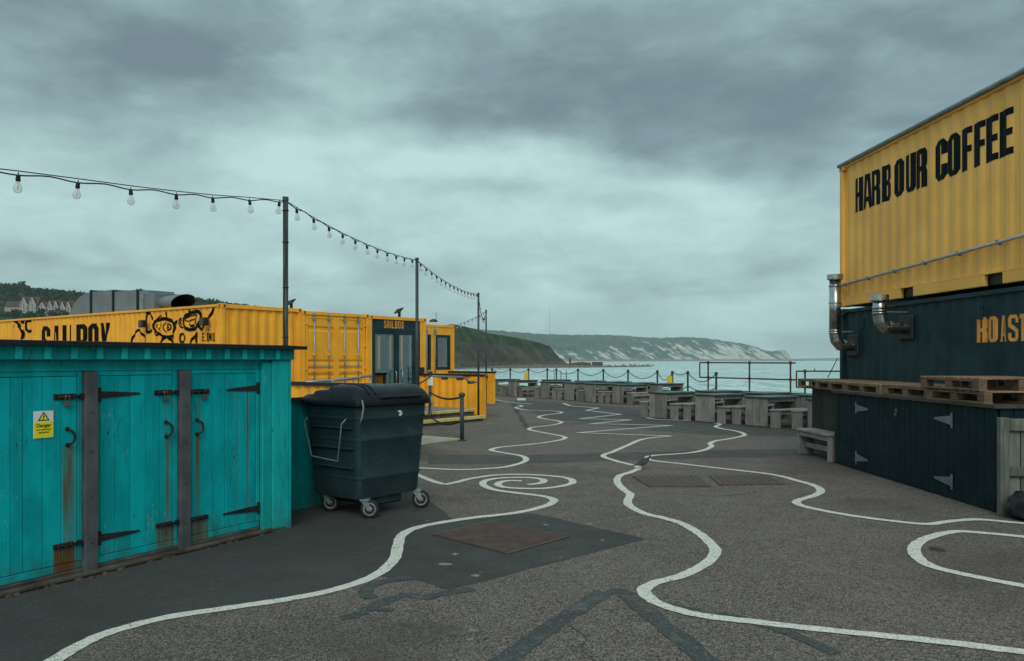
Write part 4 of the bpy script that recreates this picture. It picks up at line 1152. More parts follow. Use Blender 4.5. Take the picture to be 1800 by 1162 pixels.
W1 = lowwall('terrace_wall', 'low corrugated yellow wall with dark rail seen behind the wheelie bin', UN(-1.9, 0.5), UN(-1.9, 8.35), 1.247)
W2 = lowwall('terrace_wall', 'low corrugated yellow wall with black rail beside the yellow-edged steps', UN(6.26, .72), UN(6.26, 3.2), 1.245, z0=.0)
MB().box(2.06, 2.40, -.03, -.012, 0, 1.18).build('flat_end_board', MAT['yellow'], W2)
p3 = Vector((-.71, 30.0)); p3b = p3 - nrm * 3.0
W3 = lowwall('terrace_wall', 'furthest low yellow wall, just left of the first grey tables', (p3b.x, p3b.y), (p3.x, p3.y), 1.22)
MB().box(2.3, 2.99, -.03, -.012, 0, 1.15).build('flat_end_board', MAT['yellow'], W3)
# small notice on wall 2
q = at(856.5, 664, 22.4)
sg = thing('notice_plate', 'tiny black white and red notice at the right end of the stepped yellow wall', 'notice', (q.x, q.y, q.z), atan2(-.604, .797))
MB().box(-.06, .06, -.015, 0, -.09, .08).build('plate', MAT['yellow'], sg)
for k in range(3): MB().box(-.05 + k * .035, -.025 + k * .035, -.02, -.015, -.03, .07).build('pictogram', MAT['black'], sg)
MB().box(-.05, .05, -.02, -.015, -.075, -.05).build('red_strip', MAT['red'], sg)
# handrail on wall 2
hr = thing('handrail', 'thin grey handrail stepping down along the yellow terrace wall', 'handrail', (0, 0, 0))
hp = [at(757, 661, 20.8), at(813, 662.5, 21.6), at(826, 671, 21.8), at(842, 672, 21.9)]
MB().tube(hp, .022, 8).build('rail', MAT['galv_dull'], hr, True)
for px, py in ((777, 665), (804, 666), (824, 672)):
    p_ = at(px, py, 21.9 if px > 780 else 22.3)
    MB().tube([p_, p_ + Vector((.12, .25, 0))], .045, 8).build('rail_bracket', MAT['rustbar'], hr)
hr2 = thing('handrail', 'sloping galvanised handrail in front of the cargo doors', 'handrail', (0, 0, 0))
MB().tube([at(535, 672, 17.5), at(590, 668.5, 18.2), at(640, 662, 19.0), at(652, 660.5, 19.2)], .03, 8).build('rail', MAT['galv'], hr2, True)
for px, py, Y in ((585, 668.5, 18.1), (621, 665, 18.7), (652, 661, 19.2)):
    p_ = at(px, py, Y); MB().tube([p_, (p_.x, p_.y, .3)], .024, 8).build('rail_post', MAT['galv'], hr2, True)

# terrace platform and steps
def slab(name, a, b, z0, z1, mat, kind='structure'):   # (u0,n0)-(u1,n1)
    q = [UN(a[0], a[1]), UN(b[0], a[1]), UN(b[0], b[1]), UN(a[0], b[1])]
    m_ = MB(); m_.hexa([(x, y, z0) for x, y in q], [(x, y, z1) for x, y in q]); o = m_.build(name, mat, bevel=.006); o[ 'kind'] = kind; return o
DECK = paint('grey_deck_paint', (.20, .19, .175), .85, .2, 4, 0, 0, 0)
slab('terrace_floor', (-1.7, .02), (5.75, 3.27), 0.0, .30, DECK)
st = thing('entrance_steps', 'two low concrete steps with yellow-painted edges beside the terrace wall', 'steps', (0, 0, 0))
def stepbox(a, b, z0, z1, mat, nm):
    q = [UN(a[0], a[1]), UN(b[0], a[1]), UN(b[0], b[1]), UN(a[0], b[1])]
    return MB().hexa([(x, y, z0) for x, y in q], [(x, y, z1) for x, y in q]).build(nm, mat, st, bevel=.006)
stepbox((3.3, 3.275), (5.74, 3.30), .0, .30, MAT['concrete'], 'riser')
stepbox((3.3, 3.24), (5.77, 3.33), .225, .304, MAT['stepyellow'], 'nosing')
stepbox((2.9, 3.31), (5.45, 3.86), .0, .15, MAT['concrete'], 'tread')
stepbox((2.9, 3.80), (5.49, 3.89), .07, .154, MAT['stepyellow'], 'nosing')
# pale slab with yellow edge
K_ = Vector((-1.06, 16.3))
q = [K_, K_ - u * 3.3, K_ - u * 3.3 - nrm * 3.2, K_ - nrm * 3.2]
m_ = MB(); m_.hexa([(p.x, p.y, 0) for p in q], [(p.x, p.y, .03) for p in q]); struct(m_.build('concrete_ramp', MAT['slab'], bevel=.004))
q = [K_ + u * .06, K_, K_ - nrm * 3.2, K_ - nrm * 3.2 + u * .06]
m_ = MB(); m_.hexa([(p.x, p.y, 0) for p in q], [(p.x, p.y, .036) for p in q]); struct(m_.build('ramp_edge_line', MAT['stepyellow']))

# ------------------------------------------------------------------ harbour coffee containers
F0 = Vector((5.98, 14.56)); bdir = Vector((.0556, -.998)); RZ2 = atan2(bdir.y, bdir.x)
CD = .019
D1, SD1 = container('shipping_container', 'dark blue-green container with orange lettering and steel flues, under the yellow one', 'container', F0, RZ2, 6.06, 0.0, 2.575, MAT['navy'])
D2, SD2 = container('shipping_container', 'dull yellow container lettered in black, stacked on the dark one', 'container', F0 + Vector((0, .0)), RZ2, 6.06, 2.615, 5.2, MAT['yellow_dull'], fork=True)
def hs(px): return px_to_s(px, F0, bdir)
lets = []
for ch, a, b in (('H',1498,1510),('A',1513,1525.5),('R',1527,1540),('B',1546,1560),('O',1566.5,1582),('U',1586,1602),('R',1604.5,1621.5),('C',1638,1657),('O',1659,1679),('F',1684,1700),('F',1705,1723),('E',1726,1746),('E',1749.5,1772)):
    lets.append(glyph(ch, hs(a) - .012, hs(b) + .012, 4.25, 4.84, GLB))
flat_on_corr('large_lettering', lets, SD2['f0'], MAT['letter_dark'], D2, .004)
lets = []
for ch, a, b in (('R',1710,1727.5),('O',1729,1746.5),('A',1750,1762.5),('S',1765.5,1781),('T',1784,1799),('E',1803,1818)):
    lets.append(glyph(ch, hs(a), hs(b), 1.885, 2.22, GLT if ch in 'SAE' else GL))
flat_on_corr('orange_lettering', lets, SD1['f0'], MAT['letter_orange'], D1, .004)
MB().tube([(-.02, .0, 5.19), (6.1, .0, 5.19)], .035, 8).build('edge_pipe', MAT['galv_dull'], D2, True)
cdp = thing('conduit_pipe', 'long pale conduit running along the yellow container low down', 'conduit', (F0.x, F0.y, 0), RZ2)
zc0 = lambda s_: 3.0 + .035 * s_
MB().tube([(.02, -.02, zc0(0)), (6.1, -.02, zc0(6.1))], .023, 8).build('pipe', paint('pale_conduit', (.36, .37, .36), .5, .1, 4, .2, 0, .2), cdp, True)
for k in range(8):
    s_ = .25 + k * .83; MB().box(s_ - .012, s_ + .012, -.045, .03, zc0(s_) - .036, zc0(s_) + .03).build('clip', MAT['galv_dull'], cdp)
# vents in lower container + seams
for s_ in (hs(1512), hs(1719)):
    MB().box(s_ - .03, s_ + .03, -.0, .05, 2.19, 2.38).build('vent', MAT['navy'], D1)
# flues
def flue(px, platepx, zp, ztop, lab, so_, sq=False):
    s_ = hs(platepx); base = F0 + bdir * s_
    f = thing('steel_flue', lab, 'flue', (base.x, base.y, 0), RZ2)
    r = .10; y = -so_
    pl = MB().box(-.19, .19, .0, .06, zp - .2, zp + .2).build('wall_plate', MAT['black'], f, bevel=.03, seg=2)
    m_ = MB(); m_.tube([(0, .05, zp), (0, y + .16, zp)], [r, r], 16); 
    m_.build('elbow_arm', MAT['steel'], f)
    auto_smooth(kids(f)[-1] if False else bpy.data.objects[m_ and f.children[-1].name] if f.children else pl) if False else None
    e = MB().tube([(0, y + .17, zp), (0, y + .10, zp + .0), (0, y + .02, zp + .09), (0, y, zp + .2)], [r * 1.02] * 4, 16).build('elbow', MAT['steel'], f)
    MB().tube([(0, y, zp + .19), (0, y, ztop - .08)], r * .98, 20).build('pipe', MAT['steel'], f, True)
    for zz_ in (zp + .22, zp + .26, ztop - .2) + ((zp + .75,) if ztop - zp > .8 else ()):
        MB().lathe([(r, zz_ - .015), (r * 1.06, zz_ - .012), (r * 1.06, zz_ + .012), (r, zz_ + .015)], 0, y, 20).build('band', MAT['steel'], f, True)
    MB().lathe([(r * .99, ztop - .10), (r * 1.32, ztop - .09), (r * 1.35, ztop - .085), (r * 1.35, ztop), (r * 1.3, ztop), (r * 1.2, ztop - .05), (0, ztop - .05)], 0, y, 20).build('cowl', MAT['steel'], f)
    MB().tube([(0, .04, zp + .24), (0, y + .05, zp + .24)], .012, 6).build('stay', MAT['galv'], f)
    return f
flue(1531, 1590, 2.155, 2.66, 'shorter steel flue on the dark container, nearer the orange letters', .40)
flue(1467, 1497, 1.91, 3.16, 'taller steel flue pipe at the far corner of the dark container', .30)
# white sealant line around short flue plate
# cable stay at far corner
cs = thing('stay_cable', 'thin dark cable slanting down from the dark container corner', 'cable', (0, 0, 0))
MB().tube([at(1472, 630, 14.5), at(1455, 664, 14.4)], .008, 5).build('cable', MAT['black'], cs)

# ------------------------------------------------------------------ dark storage shed on the right
SR = Vector((5.165, 12.72)); srd = Vector((.0148, -1)).normalized(); RZ3 = atan2(srd.y, srd.x)
def rs(px): return px_to_s(px, SR, srd)
ss = thing('storage_shed', 'low dark blue boarded storage shed with silver strap hinges, under the pallets', 'shed', (SR.x, SR.y, 0), RZ3)
Ls = 4.12
MB().box(.03, Ls - .02, .03, .85, 0, 1.13).build('carcass', MAT['black'], ss)
def bd(x0, x1, z0, z1, par, mat=MAT['navy_wood'], y0=0, y1=.028):
    return MB().box(x0 + .003, x1 - .003, y0, y1, z0, z1).build('board', mat, par, bevel=.004)
xs = [0.0, .26, .5]
x = 0; k = 0
edges = [0]
while edges[-1] < Ls - .16: edges.append(edges[-1] + .145)
edges[-1] = Ls
d_left = (rs(1503), rs(1577)); d_right = (rs(1577), rs(1680))
drs = []
for (a, b, hpx, side) in ((d_left[0] - .03, d_left[1], 1505, -1), (d_right[0], d_right[1], 1674, 1)):
    fr = MB().box(a + .02, b - .02, .03, .05, .12, 1.0).build('door', MAT['navy_wood'], ss); drs.append((fr, a, b, side))
for a, b in zip(edges, edges[1:]):
    c = (a + b) / 2; par = ss
    for fr, da, db, sd_ in drs:
        if da < c < db: par = fr
    j = random.uniform(-.003, .003)
    MB().box(a + .003, b - .003, j, .028 + j, random.uniform(.0, .012), 1.13).build('board', MAT['navy_wood'], par, bevel=.004)
def strap(par, x, z, ln, sgn, mat, h=.10, tw=.035, pw=.028, y=-.006, droop=0):
    m_ = MB(); m_.box(x - pw / 2, x + pw / 2, y - .006, y, z - h * 1.05, z + h * 1.05)
    m_.prism_xz([(x + sgn * pw / 2, z - tw * 1.1), (x + sgn * (pw / 2 + ln), z - .012 + droop), (x + sgn * (pw / 2 + ln), z + .012 + droop), (x + sgn * pw / 2, z + tw * 1.1)] if sgn > 0 else
               [(x + sgn * (pw / 2 + ln), z - .012 + droop), (x + sgn * pw / 2, z - tw * 1.1), (x + sgn * pw / 2, z + tw * 1.1), (x + sgn * (pw / 2 + ln), z + .012 + droop)], y - .004, y)
    o = m_.build('strap_hinge', mat, par)
    for q in (.1, .35, .65):
        MB().tube([(x + sgn * (pw / 2 + ln * q), y - .008, z + droop * q), (x + sgn * (pw / 2 + ln * q), y - .004, z + droop * q)], .007, 6).build('screw', MAT['black'], o)
    return o
for (x_, pl, sg_) in ((rs(1505.5), drs[0][0], 1), (rs(1674), drs[1][0], -1)):
    Yh = SR.y + srd.y * x_
    for zz_ in ((EYE - (717 - HY) / FPX * Yh, EYE - (804 - HY) / FPX * Yh) if sg_ > 0 else (EYE - (739 - HY) / FPX * Yh, EYE - (847 - HY) / FPX * Yh)):
        strap(pl, x_, zz_, .36, sg_, MAT['steelhinge'], .085, .05, .035)
def padlock(par, x, y, z, s=1.0, body=None):
    o = MB().box(x - .024 * s, x + .024 * s, y - .022, y - .002, z - .055 * s, z - .012 * s).build('padlock', body or MAT['greypost'], par, bevel=.006, seg=2)
    MB().tube([(x - .016 * s, y - .012, z - .014 * s), (x - .016 * s, y - .012, z + .018 * s), (x - .008 * s, y - .012, z + .03 * s), (x + .008 * s, y - .012, z + .03 * s), (x + .016 * s, y - .012, z + .018 * s), (x + .016 * s, y - .012, z - .014 * s)], .0045 * s, 6).build('shackle', MAT['steel'], o, True)
xp = rs(1577); Yh = SR.y + srd.y * xp; zp = EYE - (722 - HY) / FPX * Yh
MB().box(xp - .03, xp + .03, -.012, .0, zp - .02, zp + .04).build('hasp', MAT['rustbar'], ss)
o = MB().box(xp - .024, xp + .024, -.034, -.013, zp - .075, zp - .03).build('padlock', MAT['greypost'], ss, bevel=.006)
MB().tube([(xp - .016, -.022, zp - .03), (xp - .016, -.022, zp), (xp, -.022, zp + .014), (xp + .016, -.022, zp), (xp + .016, -.022, zp - .03)], .005, 6).build('shackle', MAT['steel'], o, True)
MB().box(-.06, Ls + .06, -.05, .98, 1.131, 1.165).build('top_board', wood('dark_top_board', (.06, .055, .045), 'x'), ss)
# recessed section behind the bench
MB().box(-1.95, -.002, .42, .95, 0, 1.13).build('carcass', MAT['black'], ss)
for k in range(4): MB().box(-1.95 + k * .485 + .004, -1.95 + (k + 1) * .485 - .008, .39, .42, 0, 1.13).build('board', MAT['storewood'], ss, bevel=.004)
MB().box(-.03, -.0, -.0, .42, 0, 1.13).build('end_board', MAT['storewood'], ss)
MB().box(-2.0, -.065, .30, .98, 1.131, 1.165).build('top_board', MAT['storewood'], ss)
# continuation to the right of the fence
for k in range(6): MB().box(Ls + .001, Ls + .028, .03 + k * .148 + .003, .03 + (k + 1) * .148 - .003, 0, 1.13).build('board', MAT['navy_wood'], ss, bevel=.004)

# pallets
def make_pallet(label, old=False, rz=0):
    o = thing('pallet', label, 'pallet', (0, 0, 0), rz, 'wooden pallets lying on the dark shed')
    m1 = MAT['pallet_old'] if old else MAT['pallet']
    L, W_ = 1.2, 1.0
    # deck boards run along y (depth); stringers along x
    n = 9
    bw = .098
    for i in range(n):
        x = i * (L - bw) / (n - 1)
        MB().box(x, x + bw, 0, W_, .122, .142).build('deck_board', m1, o, bevel=.003)
    for j in range(3):
        y = j * (W_ - .1) / 2
        MB().box(0.004, L - .004, y + .002, y + .098, .100, .121).build('stringer', MAT['pallet_x'], o, bevel=.002)
        MB().box(0, L, y, y + .1, 0, .02).build('bottom_board', MAT['pallet_x'], o, bevel=.002)
        for i in range(3):
            x = i * (L - .14) / 2
            MB().box(x + .004, x + .136, y + .004, y + .096, .021, .099).build('block', MAT['pallet_x'], o, bevel=.003)
    remember(o); return o
def ppos(x, y): q = SR + srd * x + Vector((-srd.y, srd.x)) * y; return (q.x, q.y)
zt = 1.166
pal = [(-2.10, .18, 'grey weathered pallet at the far end of the row, overhanging the shed', True), (-.88, .02, 'second flat pallet from the far end of the shed', False),
       (.34, -.02, 'third flat pallet, brown, in the middle of the row', False), (1.54, .01, 'fourth flat pallet, greyish, half under the edge of the stacked pair', True)]
p0 = None
for x_, y_, lab, old in pal:
    pp = make_pallet(lab, old); q = ppos(x_, y_); pp.location = (q[0], q[1], zt); pp.rotation_euler = (0, 0, RZ3 + random.uniform(-.012, .012))
for k, (x_, y_, z_, lab) in enumerate(((2.76, -.03, zt, 'lower brown pallet of the stacked pair nearest the fence'), (2.70, -.07, zt + .144, 'upper orange-brown pallet on top of the stacked pair'))):
    pp = make_pallet(lab); q = ppos(x_, y_); pp.location = (q[0], q[1], z_); pp.rotation_euler = (0, 0, RZ3 + .015 * k)

# fence at right edge
fq = Vector((5.17, 8.50))
fe_ = thing('wooden_fence', 'weathered grey-green wooden fence panel at the right edge beside the shed', 'fence', (fq.x, fq.y, 0), atan2(-.10, 1))
MB().box(0, .09, -.09, 0, 0, 1.04).build('post', MAT['fencewood'], fe_, bevel=.006)
for (a, b) in ((.90, 1.03), (.42, .52), (.02, .12)): MB().box(.095, 2.2, -.075, -.03, a, b).build('rail', MAT['fencewood'], fe_, bevel=.006)
x = .10
while x < 2.1:
    w_ = random.uniform(.11, .14); MB().box(x, x + w_ - .008, -.028, -.006, .03, .985).build('slat', MAT['fencewood'], fe_, bevel=.003); x += w_
# black sack
sk = thing('black_sack', 'crumpled black sack on the ground at the foot of the fence', 'sack', (5.36, 8.22, 0))
m_ = MB(); nu, nv = 22, 12
for j in range(nv + 1):
    th = pi * j / nv
    for i in range(nu):
        a = 2 * pi * i / nu; r = 1 + .28 * noise.noise((cos(a) * 2, sin(a) * 2, th * 2.5)) + .12 * noise.noise((cos(a) * 6, sin(a) * 6, th * 6))
        m_.v.append((.24 * sin(th) * cos(a) * r, .18 * sin(th) * sin(a) * r, max(0.0, .13 + .16 * cos(th) * r)))
for j in range(nv):
    for i in range(nu): m_.f.append((j * nu + i, (j + 1) * nu + i, (j + 1) * nu + (i + 1) % nu, j * nu + (i + 1) % nu))
m_.build('bag', MAT['lid'], sk, True)

# ------------------------------------------------------------------ tables and benches
AX = Vector((.85, .527)).normalized(); AY = Vector((-AX.y, AX.x)); RT = atan2(AX.y, AX.x)
TL, TW = 1.18, .68
def make_table():
    o = thing('picnic_table', 'x', 'table', (0, 0, 0), RT, 'grey timber picnic tables on the quay')
    MB().box(-TL / 2 - .03, TL / 2 + .03, -TW / 2 - .03, TW / 2 + .03, .705, .745).build('tabletop', MAT['tabletop'], o, bevel=.006)
    pw = TW / 3
    for sx_ in (-1, 1):
        for k in range(3):
            y = -TW / 2 + k * pw; x0 = sx_ * TL / 2 - (.045 if sx_ > 0 else 0)
            j_ = random.uniform(-.004, .004); MB().box(x0 + j_, x0 + .045 + j_, y + .006, y + pw - .006, random.uniform(0, .02), .703).build('plank', MAT['plank'], o, bevel=.006)
    MB().box(-TL / 2 + .047, TL / 2 - .047, -.03, .03, .25, .34).build('stretcher', MAT['plank_x'], o, bevel=.004)
    MB().box(-TL / 2 + .047, TL / 2 - .047, -TW / 2 + .05, -TW / 2 + .09, .61, .70).build('apron', MAT['plank_x'], o)
    MB().box(-TL / 2 + .047, TL / 2 - .047, TW / 2 - .09, TW / 2 - .05, .61, .70).build('apron', MAT['plank_x'], o)
    remember(o); return o
BLn = 1.15
def make_bench(name='bench'):
    o = thing(name, 'x', 'bench', (0, 0, 0), RT, 'grey timber benches at the picnic tables')
    MB().box(-BLn / 2 - .02, BLn / 2 + .02, -.16, .16, .415, .455).build('seat', MAT['plank_x'], o, bevel=.006)
    for sx_ in (-1, 1):
        x0 = sx_ * BLn / 2 - (.045 if sx_ > 0 else 0)
        MB().box(x0, x0 + .045, -.145, .145, 0, .413).build('leg', MAT['plank'], o, bevel=.006)
    MB().box(-BLn / 2 + .047, BLn / 2 - .047, -.02, .02, .13, .22).build('stretcher', MAT['plank_x'], o, bevel=.004)
    MB().box(-BLn / 2 + .047, BLn / 2 - .047, -.13, -.10, .33, .413).build('apron', MAT['plank_x'], o, bevel=.004)
    remember(o); return o
tb0 = make_table(); bn0 = make_bench(); first = [True, True]
ORD = ['first', 'second', 'third', 'fourth', 'fifth', 'sixth', 'seventh', 'eighth', 'ninth', 'tenth', 'eleventh']
front = [(6.93, 18.7), (5.87, 20.1), (4.91, 21.4), (3.92, 22.8), (3.78, 30.1), (2.86, 31.3), (2.14, 32.8), (1.22, 34.2), (-.18, 36.3), (-1.0, 38.2)]
def putT(P0, lab):
    c = Vector(P0) + AX * (TL / 2) - AY * (TW / 2)
    if first[0]: o = tb0; first[0] = False
    else: o = dup(tb0)
    o.location = (c.x, c.y, 0); o.rotation_euler = (0, 0, RT + random.uniform(-.05, .05)); o['label'] = lab
def putB(P0, y, lab):
    c = Vector(P0) + AX * (BLn / 2 + random.uniform(-.05, .05)) + AY * y
    if first[1]: o = bn0; first[1] = False
    else: o = dup(bn0)
    o.location = (c.x, c.y, 0); o.rotation_euler = (0, 0, RT + random.uniform(-.09, .09)); o['label'] = lab
for i, P0 in enumerate(front):
    for row, nm in ((0, 'front'), (1, 'seaward')):
        Q = Vector(P0) + AX * (1.85 * row)
        if row and i == 0: continue
        grp = 'near' if i < 4 else 'far'; idx = i if i < 4 else i - 4
        if row and i == 9: continue
        putT(Q, 'grey plank table, %s of the %s %s row counted from the shed' % (ORD[idx], grp, nm))
        for y_, side in ((-TW - .30, 'landward'), (.30, 'far')):
            putB(Q, y_, 'grey bench on the %s side of the %s table in the %s %s row' % (side, ORD[idx], grp, nm))
# bench in front of the recessed shed section
bn = make_bench('bench'); bn['label'] = 'pale weathered bench standing alone against the dark shed'
bn.location = (5.21, 13.45, 0); bn.rotation_euler = (0, 0, atan2(-1, .08)); bn['group'] = 'grey timber benches at the picnic tables'
del bn['group']

# ------------------------------------------------------------------ chain fence on the quay edge
def chain_pts(a, b, sag, n=12):
    a = Vector(a); b = Vector(b)
    return [a.lerp(b, i / n) - Vector((0, 0, sag * (1 - (2 * i / n - 1) ** 2))) for i in range(n + 1)]
cf = thing('chain_fence', 'dark green posts with drooping chains along the sea edge of the quay', 'fence', (0, 0, 0))
posts = [(865, 45.6), (897, 45.5), (929, 45.4), (962, 45.3), (978, 44.9), (1016, 43.8), (1060.5, 42.3), (1104, 39.6), (1155.5, 36.9), (1182, 34.6), (1209, 34.2), (1259, 31.6)]
PP = [Vector(((px - CX) / FPX * Y, Y, 0)) for px, Y in posts]
for p_ in PP:
    po = MB().tube([(p_.x, p_.y, 0), (p_.x, p_.y, 1.08)], .042, 8).build('post', MAT['pole'], cf)
    MB().lathe([(0, 1.06), (.06, 1.08), (.075, 1.12), (.06, 1.17), (0, 1.19)], p_.x, p_.y, 8).build('knob', MAT['pole'], po, True)
for a, b in zip(PP, PP[1:]):
    L = (b - a).length
    for z_ in (1.12, .55):
        MB().tube(chain_pts(a + Vector((0, 0, z_)), b + Vector((0, 0, z_)), .36 * min(1, L / 2.3) if z_ > 1 else .18), .018, 5).build('chain', MAT['pole'], cf)
for (i, nm) in ((2, 'small yellow plate on a chain-fence post in front of the sea, left one'), (9, 'yellow plate hanging on the chain-fence post in the middle of the quay edge')):
    p_ = PP[i] + Vector((-.13, -.06, .78)); s_ = thing('yellow_plate', nm, 'plate', p_)
    MB().box(-.11, .11, -.01, .01, -.22, .18).build('plate', paint('amber_plate', (.62, .44, .02), .5, .05, 5, 0, 0, 0), s_)
# ladder rails beyond
lr = thing('ladder_rail', 'thin steel ladder hoops at the quay edge behind the far tables', 'ladder', (0, 0, 0))
for px in (974, 986, 995.5):
    p_ = Vector(((px - CX) / FPX * 46.4, 46.4, 0)); MB().tube([(p_.x, p_.y, -1), (p_.x, p_.y, 1.05)], .022, 6).build('upright', MAT['pole'], lr)
for z_ in (.48, .05):
    a = (966 - CX) / FPX * 46.4; b = (995.5 - CX) / FPX * 46.4
    MB().tube([(a, 46.4, z_), (b, 46.4, z_)], .02, 6).build('crossbar', MAT['pole'], lr)
# rusty railing
def railing(label, pts, ztop, zmid, zbase, posts_, endloop=True):
    r = thing('rusty_railing', label, 'railing', (0, 0, 0))
    a, b = Vector(pts[0]), Vector(pts[1])
    def P_(t, z): q = a.lerp(b, t); return (q.x, q.y, z)
    MB().tube([P_(0, ztop), P_(1, ztop)], .026, 8).build('top_rail', MAT['rustbar'], r)
    MB().tube([P_(0, zmid), P_(1, zmid)], .027, 8).build('middle_rail', MAT['rustbar'], r)
    MB().tube([P_(0, ztop), P_(0, zmid)], .027, 8).build('end_loop', MAT['rustbar'], r)
    for t in posts_:
        po = MB().tube([P_(t, zbase), P_(t, ztop)], .032, 8).build('post', MAT['rustbar'], r)
        for z in (ztop, zmid): MB().tube([P_(t, z - .06), P_(t, z + .06)], .045, 8).build('fitting', MAT['rustbar'], po)
railing('long rusty two-bar railing standing before the sea, left of the dark container', ((7.45, 31.6), (9.75, 27.4)), 1.55, .97, 0, (.10, .555, .955))
railing('lower rusty two-bar railing partly hidden by the dark shed', ((9.75, 27.3), (11.6, 27.0)), 1.27, .72, 0, (.15, .9))

# ------------------------------------------------------------------ rope/chain posts by the terrace
def linkchain(a, b, sag, par, name='chain'):
    pts = chain_pts(a, b, sag, 40)
    # walk and place oval links
    m_ = MB(); step = .045; acc_ = 0; i = 0; last = pts[0]; cnt = 0
    L = 0; cum = [0]
    for p, q in zip(pts, pts[1:]): L += (q - p).length; cum.append(L)
    s_ = 0
    while s_ < L:
        k = max(j for j in range(len(cum)) if cum[j] <= s_); k = min(k, len(pts) - 2)
        t = (s_ - cum[k]) / (cum[k + 1] - cum[k]); p = pts[k].lerp(pts[k + 1], t); d_ = (pts[k + 1] - pts[k]).normalized()
        up = Vector((0, 0, 1)) if cnt % 2 else d_.cross(Vector((0, 0, 1))).normalized()
        ring = [p + d_ * .034 * cos(an) + up * .02 * sin(an) for an in [2 * pi * j / 8 for j in range(9)]]
        m_.tube(ring, .0065, 4, False); s_ += step; cnt += 1
    return m_.build(name, MAT['black'], par)
r1 = thing('chain_barrier', 'two dark green posts joined by a black chain beside the wheelie bin', 'barrier', (0, 0, 0))
pa = gr(756, 745); pb = gr(812, 775)
for p_, h in ((pa, 1.30), (pb, .92)):
    po = MB().tube([(p_.x, p_.y, 0), (p_.x, p_.y, h)], .042, 12).build('post', MAT['pole'], r1, True)
    MB().lathe([(.042, h - .02), (.065, h), (.07, h + .03), (.05, h + .06), (0, h + .07)], p_.x, p_.y, 12).build('knob', MAT['pole'], po, True)
    MB().lathe([(.042, .0), (.09, .0), (.09, .02), (.042, .03)], p_.x, p_.y, 12).build('foot', MAT['pole'], po)
linkchain(pa + Vector((0, 0, .82)), pb + Vector((0, 0, .90)), .10, r1)
linkchain(pa + Vector((0, 0, .20)), pb + Vector((0, 0, .42)), .14, r1)
q1 = at(757, 661, 20.6); q0 = at(700, 676, 18.5)
linkchain(q0, q1, .12, r1)
nt = thing('paper_notice', 'pale blue-white notice on the taller chain post by the steps', 'notice', at(756.5, 670, pa.y - .07))
MB().box(-.07, .07, -.005, .005, -.11, .11).build('sheet', MAT['white'], nt)

# ------------------------------------------------------------------ lamp poles and festoon strings
poles = [(502, 8.79, 3.43, 'nearest lamp pole, rising behind the teal shed'), (733, 14.4, 3.48, 'second lamp pole, rising behind the wheelie bin'), (841, 21.9, 3.48, 'third lamp pole, against the yellow terrace wall'), (854.5, 29.4, 3.48, 'furthest lamp pole, at the end of the string')]
PT = []
for i, (px, Y, h, lab) in enumerate(poles):
    x = (px - CX) / FPX * Y; PT.append(Vector((x, Y, h)))
    t = thing('lamp_pole', lab, 'pole', (x, Y, 0), 0, 'scaffold-tube poles carrying the festoon lights')
    MB().tube([(0, 0, 0), (0, 0, h)], .029, 14).build('tube', MAT['pole'], t, True)
    MB().lathe([(.029, h - .02), (.034, h - .02), (.034, h + .02), (0, h + .025)], n=12).build('cap', MAT['pole'], t)
    if i == 0:
        w_ = [(.034 * cos(z * 3) , -.033, z) for z in [1.2 + k * .1 for k in range(23)]]
        MB().tube([(.012 * sin(z * 5), -.034, z) for z in [1.2 + k * .1 for k in range(22)]], .007, 5).build('cable', MAT['black'], t)
        for z in (1.9, 2.45, 2.95, 3.3): MB().lathe([(.032, z - .006), (.038, z), (.032, z + .006)], n=12).build('cable_tie', MAT['black'], t)
bulb_me = MB().lathe([(.0, -.118), (.012, -.117), (.024, -.108), (.030, -.092), (.029, -.076), (.021, -.058), (.014, -.045), (.012, -.036)], n=14).mesh('bulb', MAT['bulbglass'], True)
sock_me = MB().lathe([(.0, -.034), (.015, -.034), (.017, -.02), (.014, .0), (.017, .004), (.010, .012), (.004, .016), (.004, .03), (0, .03)], n=10).mesh('socket', MAT['black'], True)
fil_me = MB().lathe([(.0, -.094), (.003, -.093), (.0065, -.08), (.004, -.06), (.006, -.04), (0, -.036)], n=6).mesh('filament', MAT['filament'], True)
def string(label, pts_top, bulbs, sagw=.02, tilt=None):
    """pts_top: support wire polyline; bulbs: list of world points on it"""
    s_ = thing('festoon_string', label, 'lights', (0, 0, 0), 0, 'festoon light strings between the poles')
    MB().tube(pts_top, .0045, 5).build('support_wire', MAT['black'], s_)
    cab = []
    for i, b in enumerate(bulbs):
        cab.append(b + Vector((0, 0, -.02)))
        if i < len(bulbs) - 1:
            mid = b.lerp(bulbs[i + 1], .5); cab.append(mid + Vector((0, 0, random.uniform(-.006, .004))))
    cab = catmull([tuple(c) for c in [pts_top[0]] + cab + [pts_top[-1]]], 4)
    MB().tube(cab, .006, 5).build('cable', MAT['black'], s_)
    for i, b in enumerate(bulbs):
        o = mk('bulb', bulb_me, s_, smooth=True); o.location = b + Vector((0, 0, -.03)); o.rotation_euler = (random.uniform(-.12, .12), random.uniform(-.15, .15), 0); o.scale = (1.05, 1.05, 1.05)
        k = mk('socket', sock_me, o); f = mk('filament', fil_me, o)
    return s_
def span(P, Q, n, sag, off=.6):
    top = [P.lerp(Q, i / 16) - Vector((0, 0, sag * (1 - (2 * i / 16 - 1) ** 2))) for i in range(17)]
    bl_ = []
    for i in range(n):
        t = (i + off) / (n - .05 + off * .0 + .3); t = min(t, .985)
        bl_.append(P.lerp(Q, t) - Vector((0, 0, sag * (1 - (2 * t - 1) ** 2))))
    return top, bl_
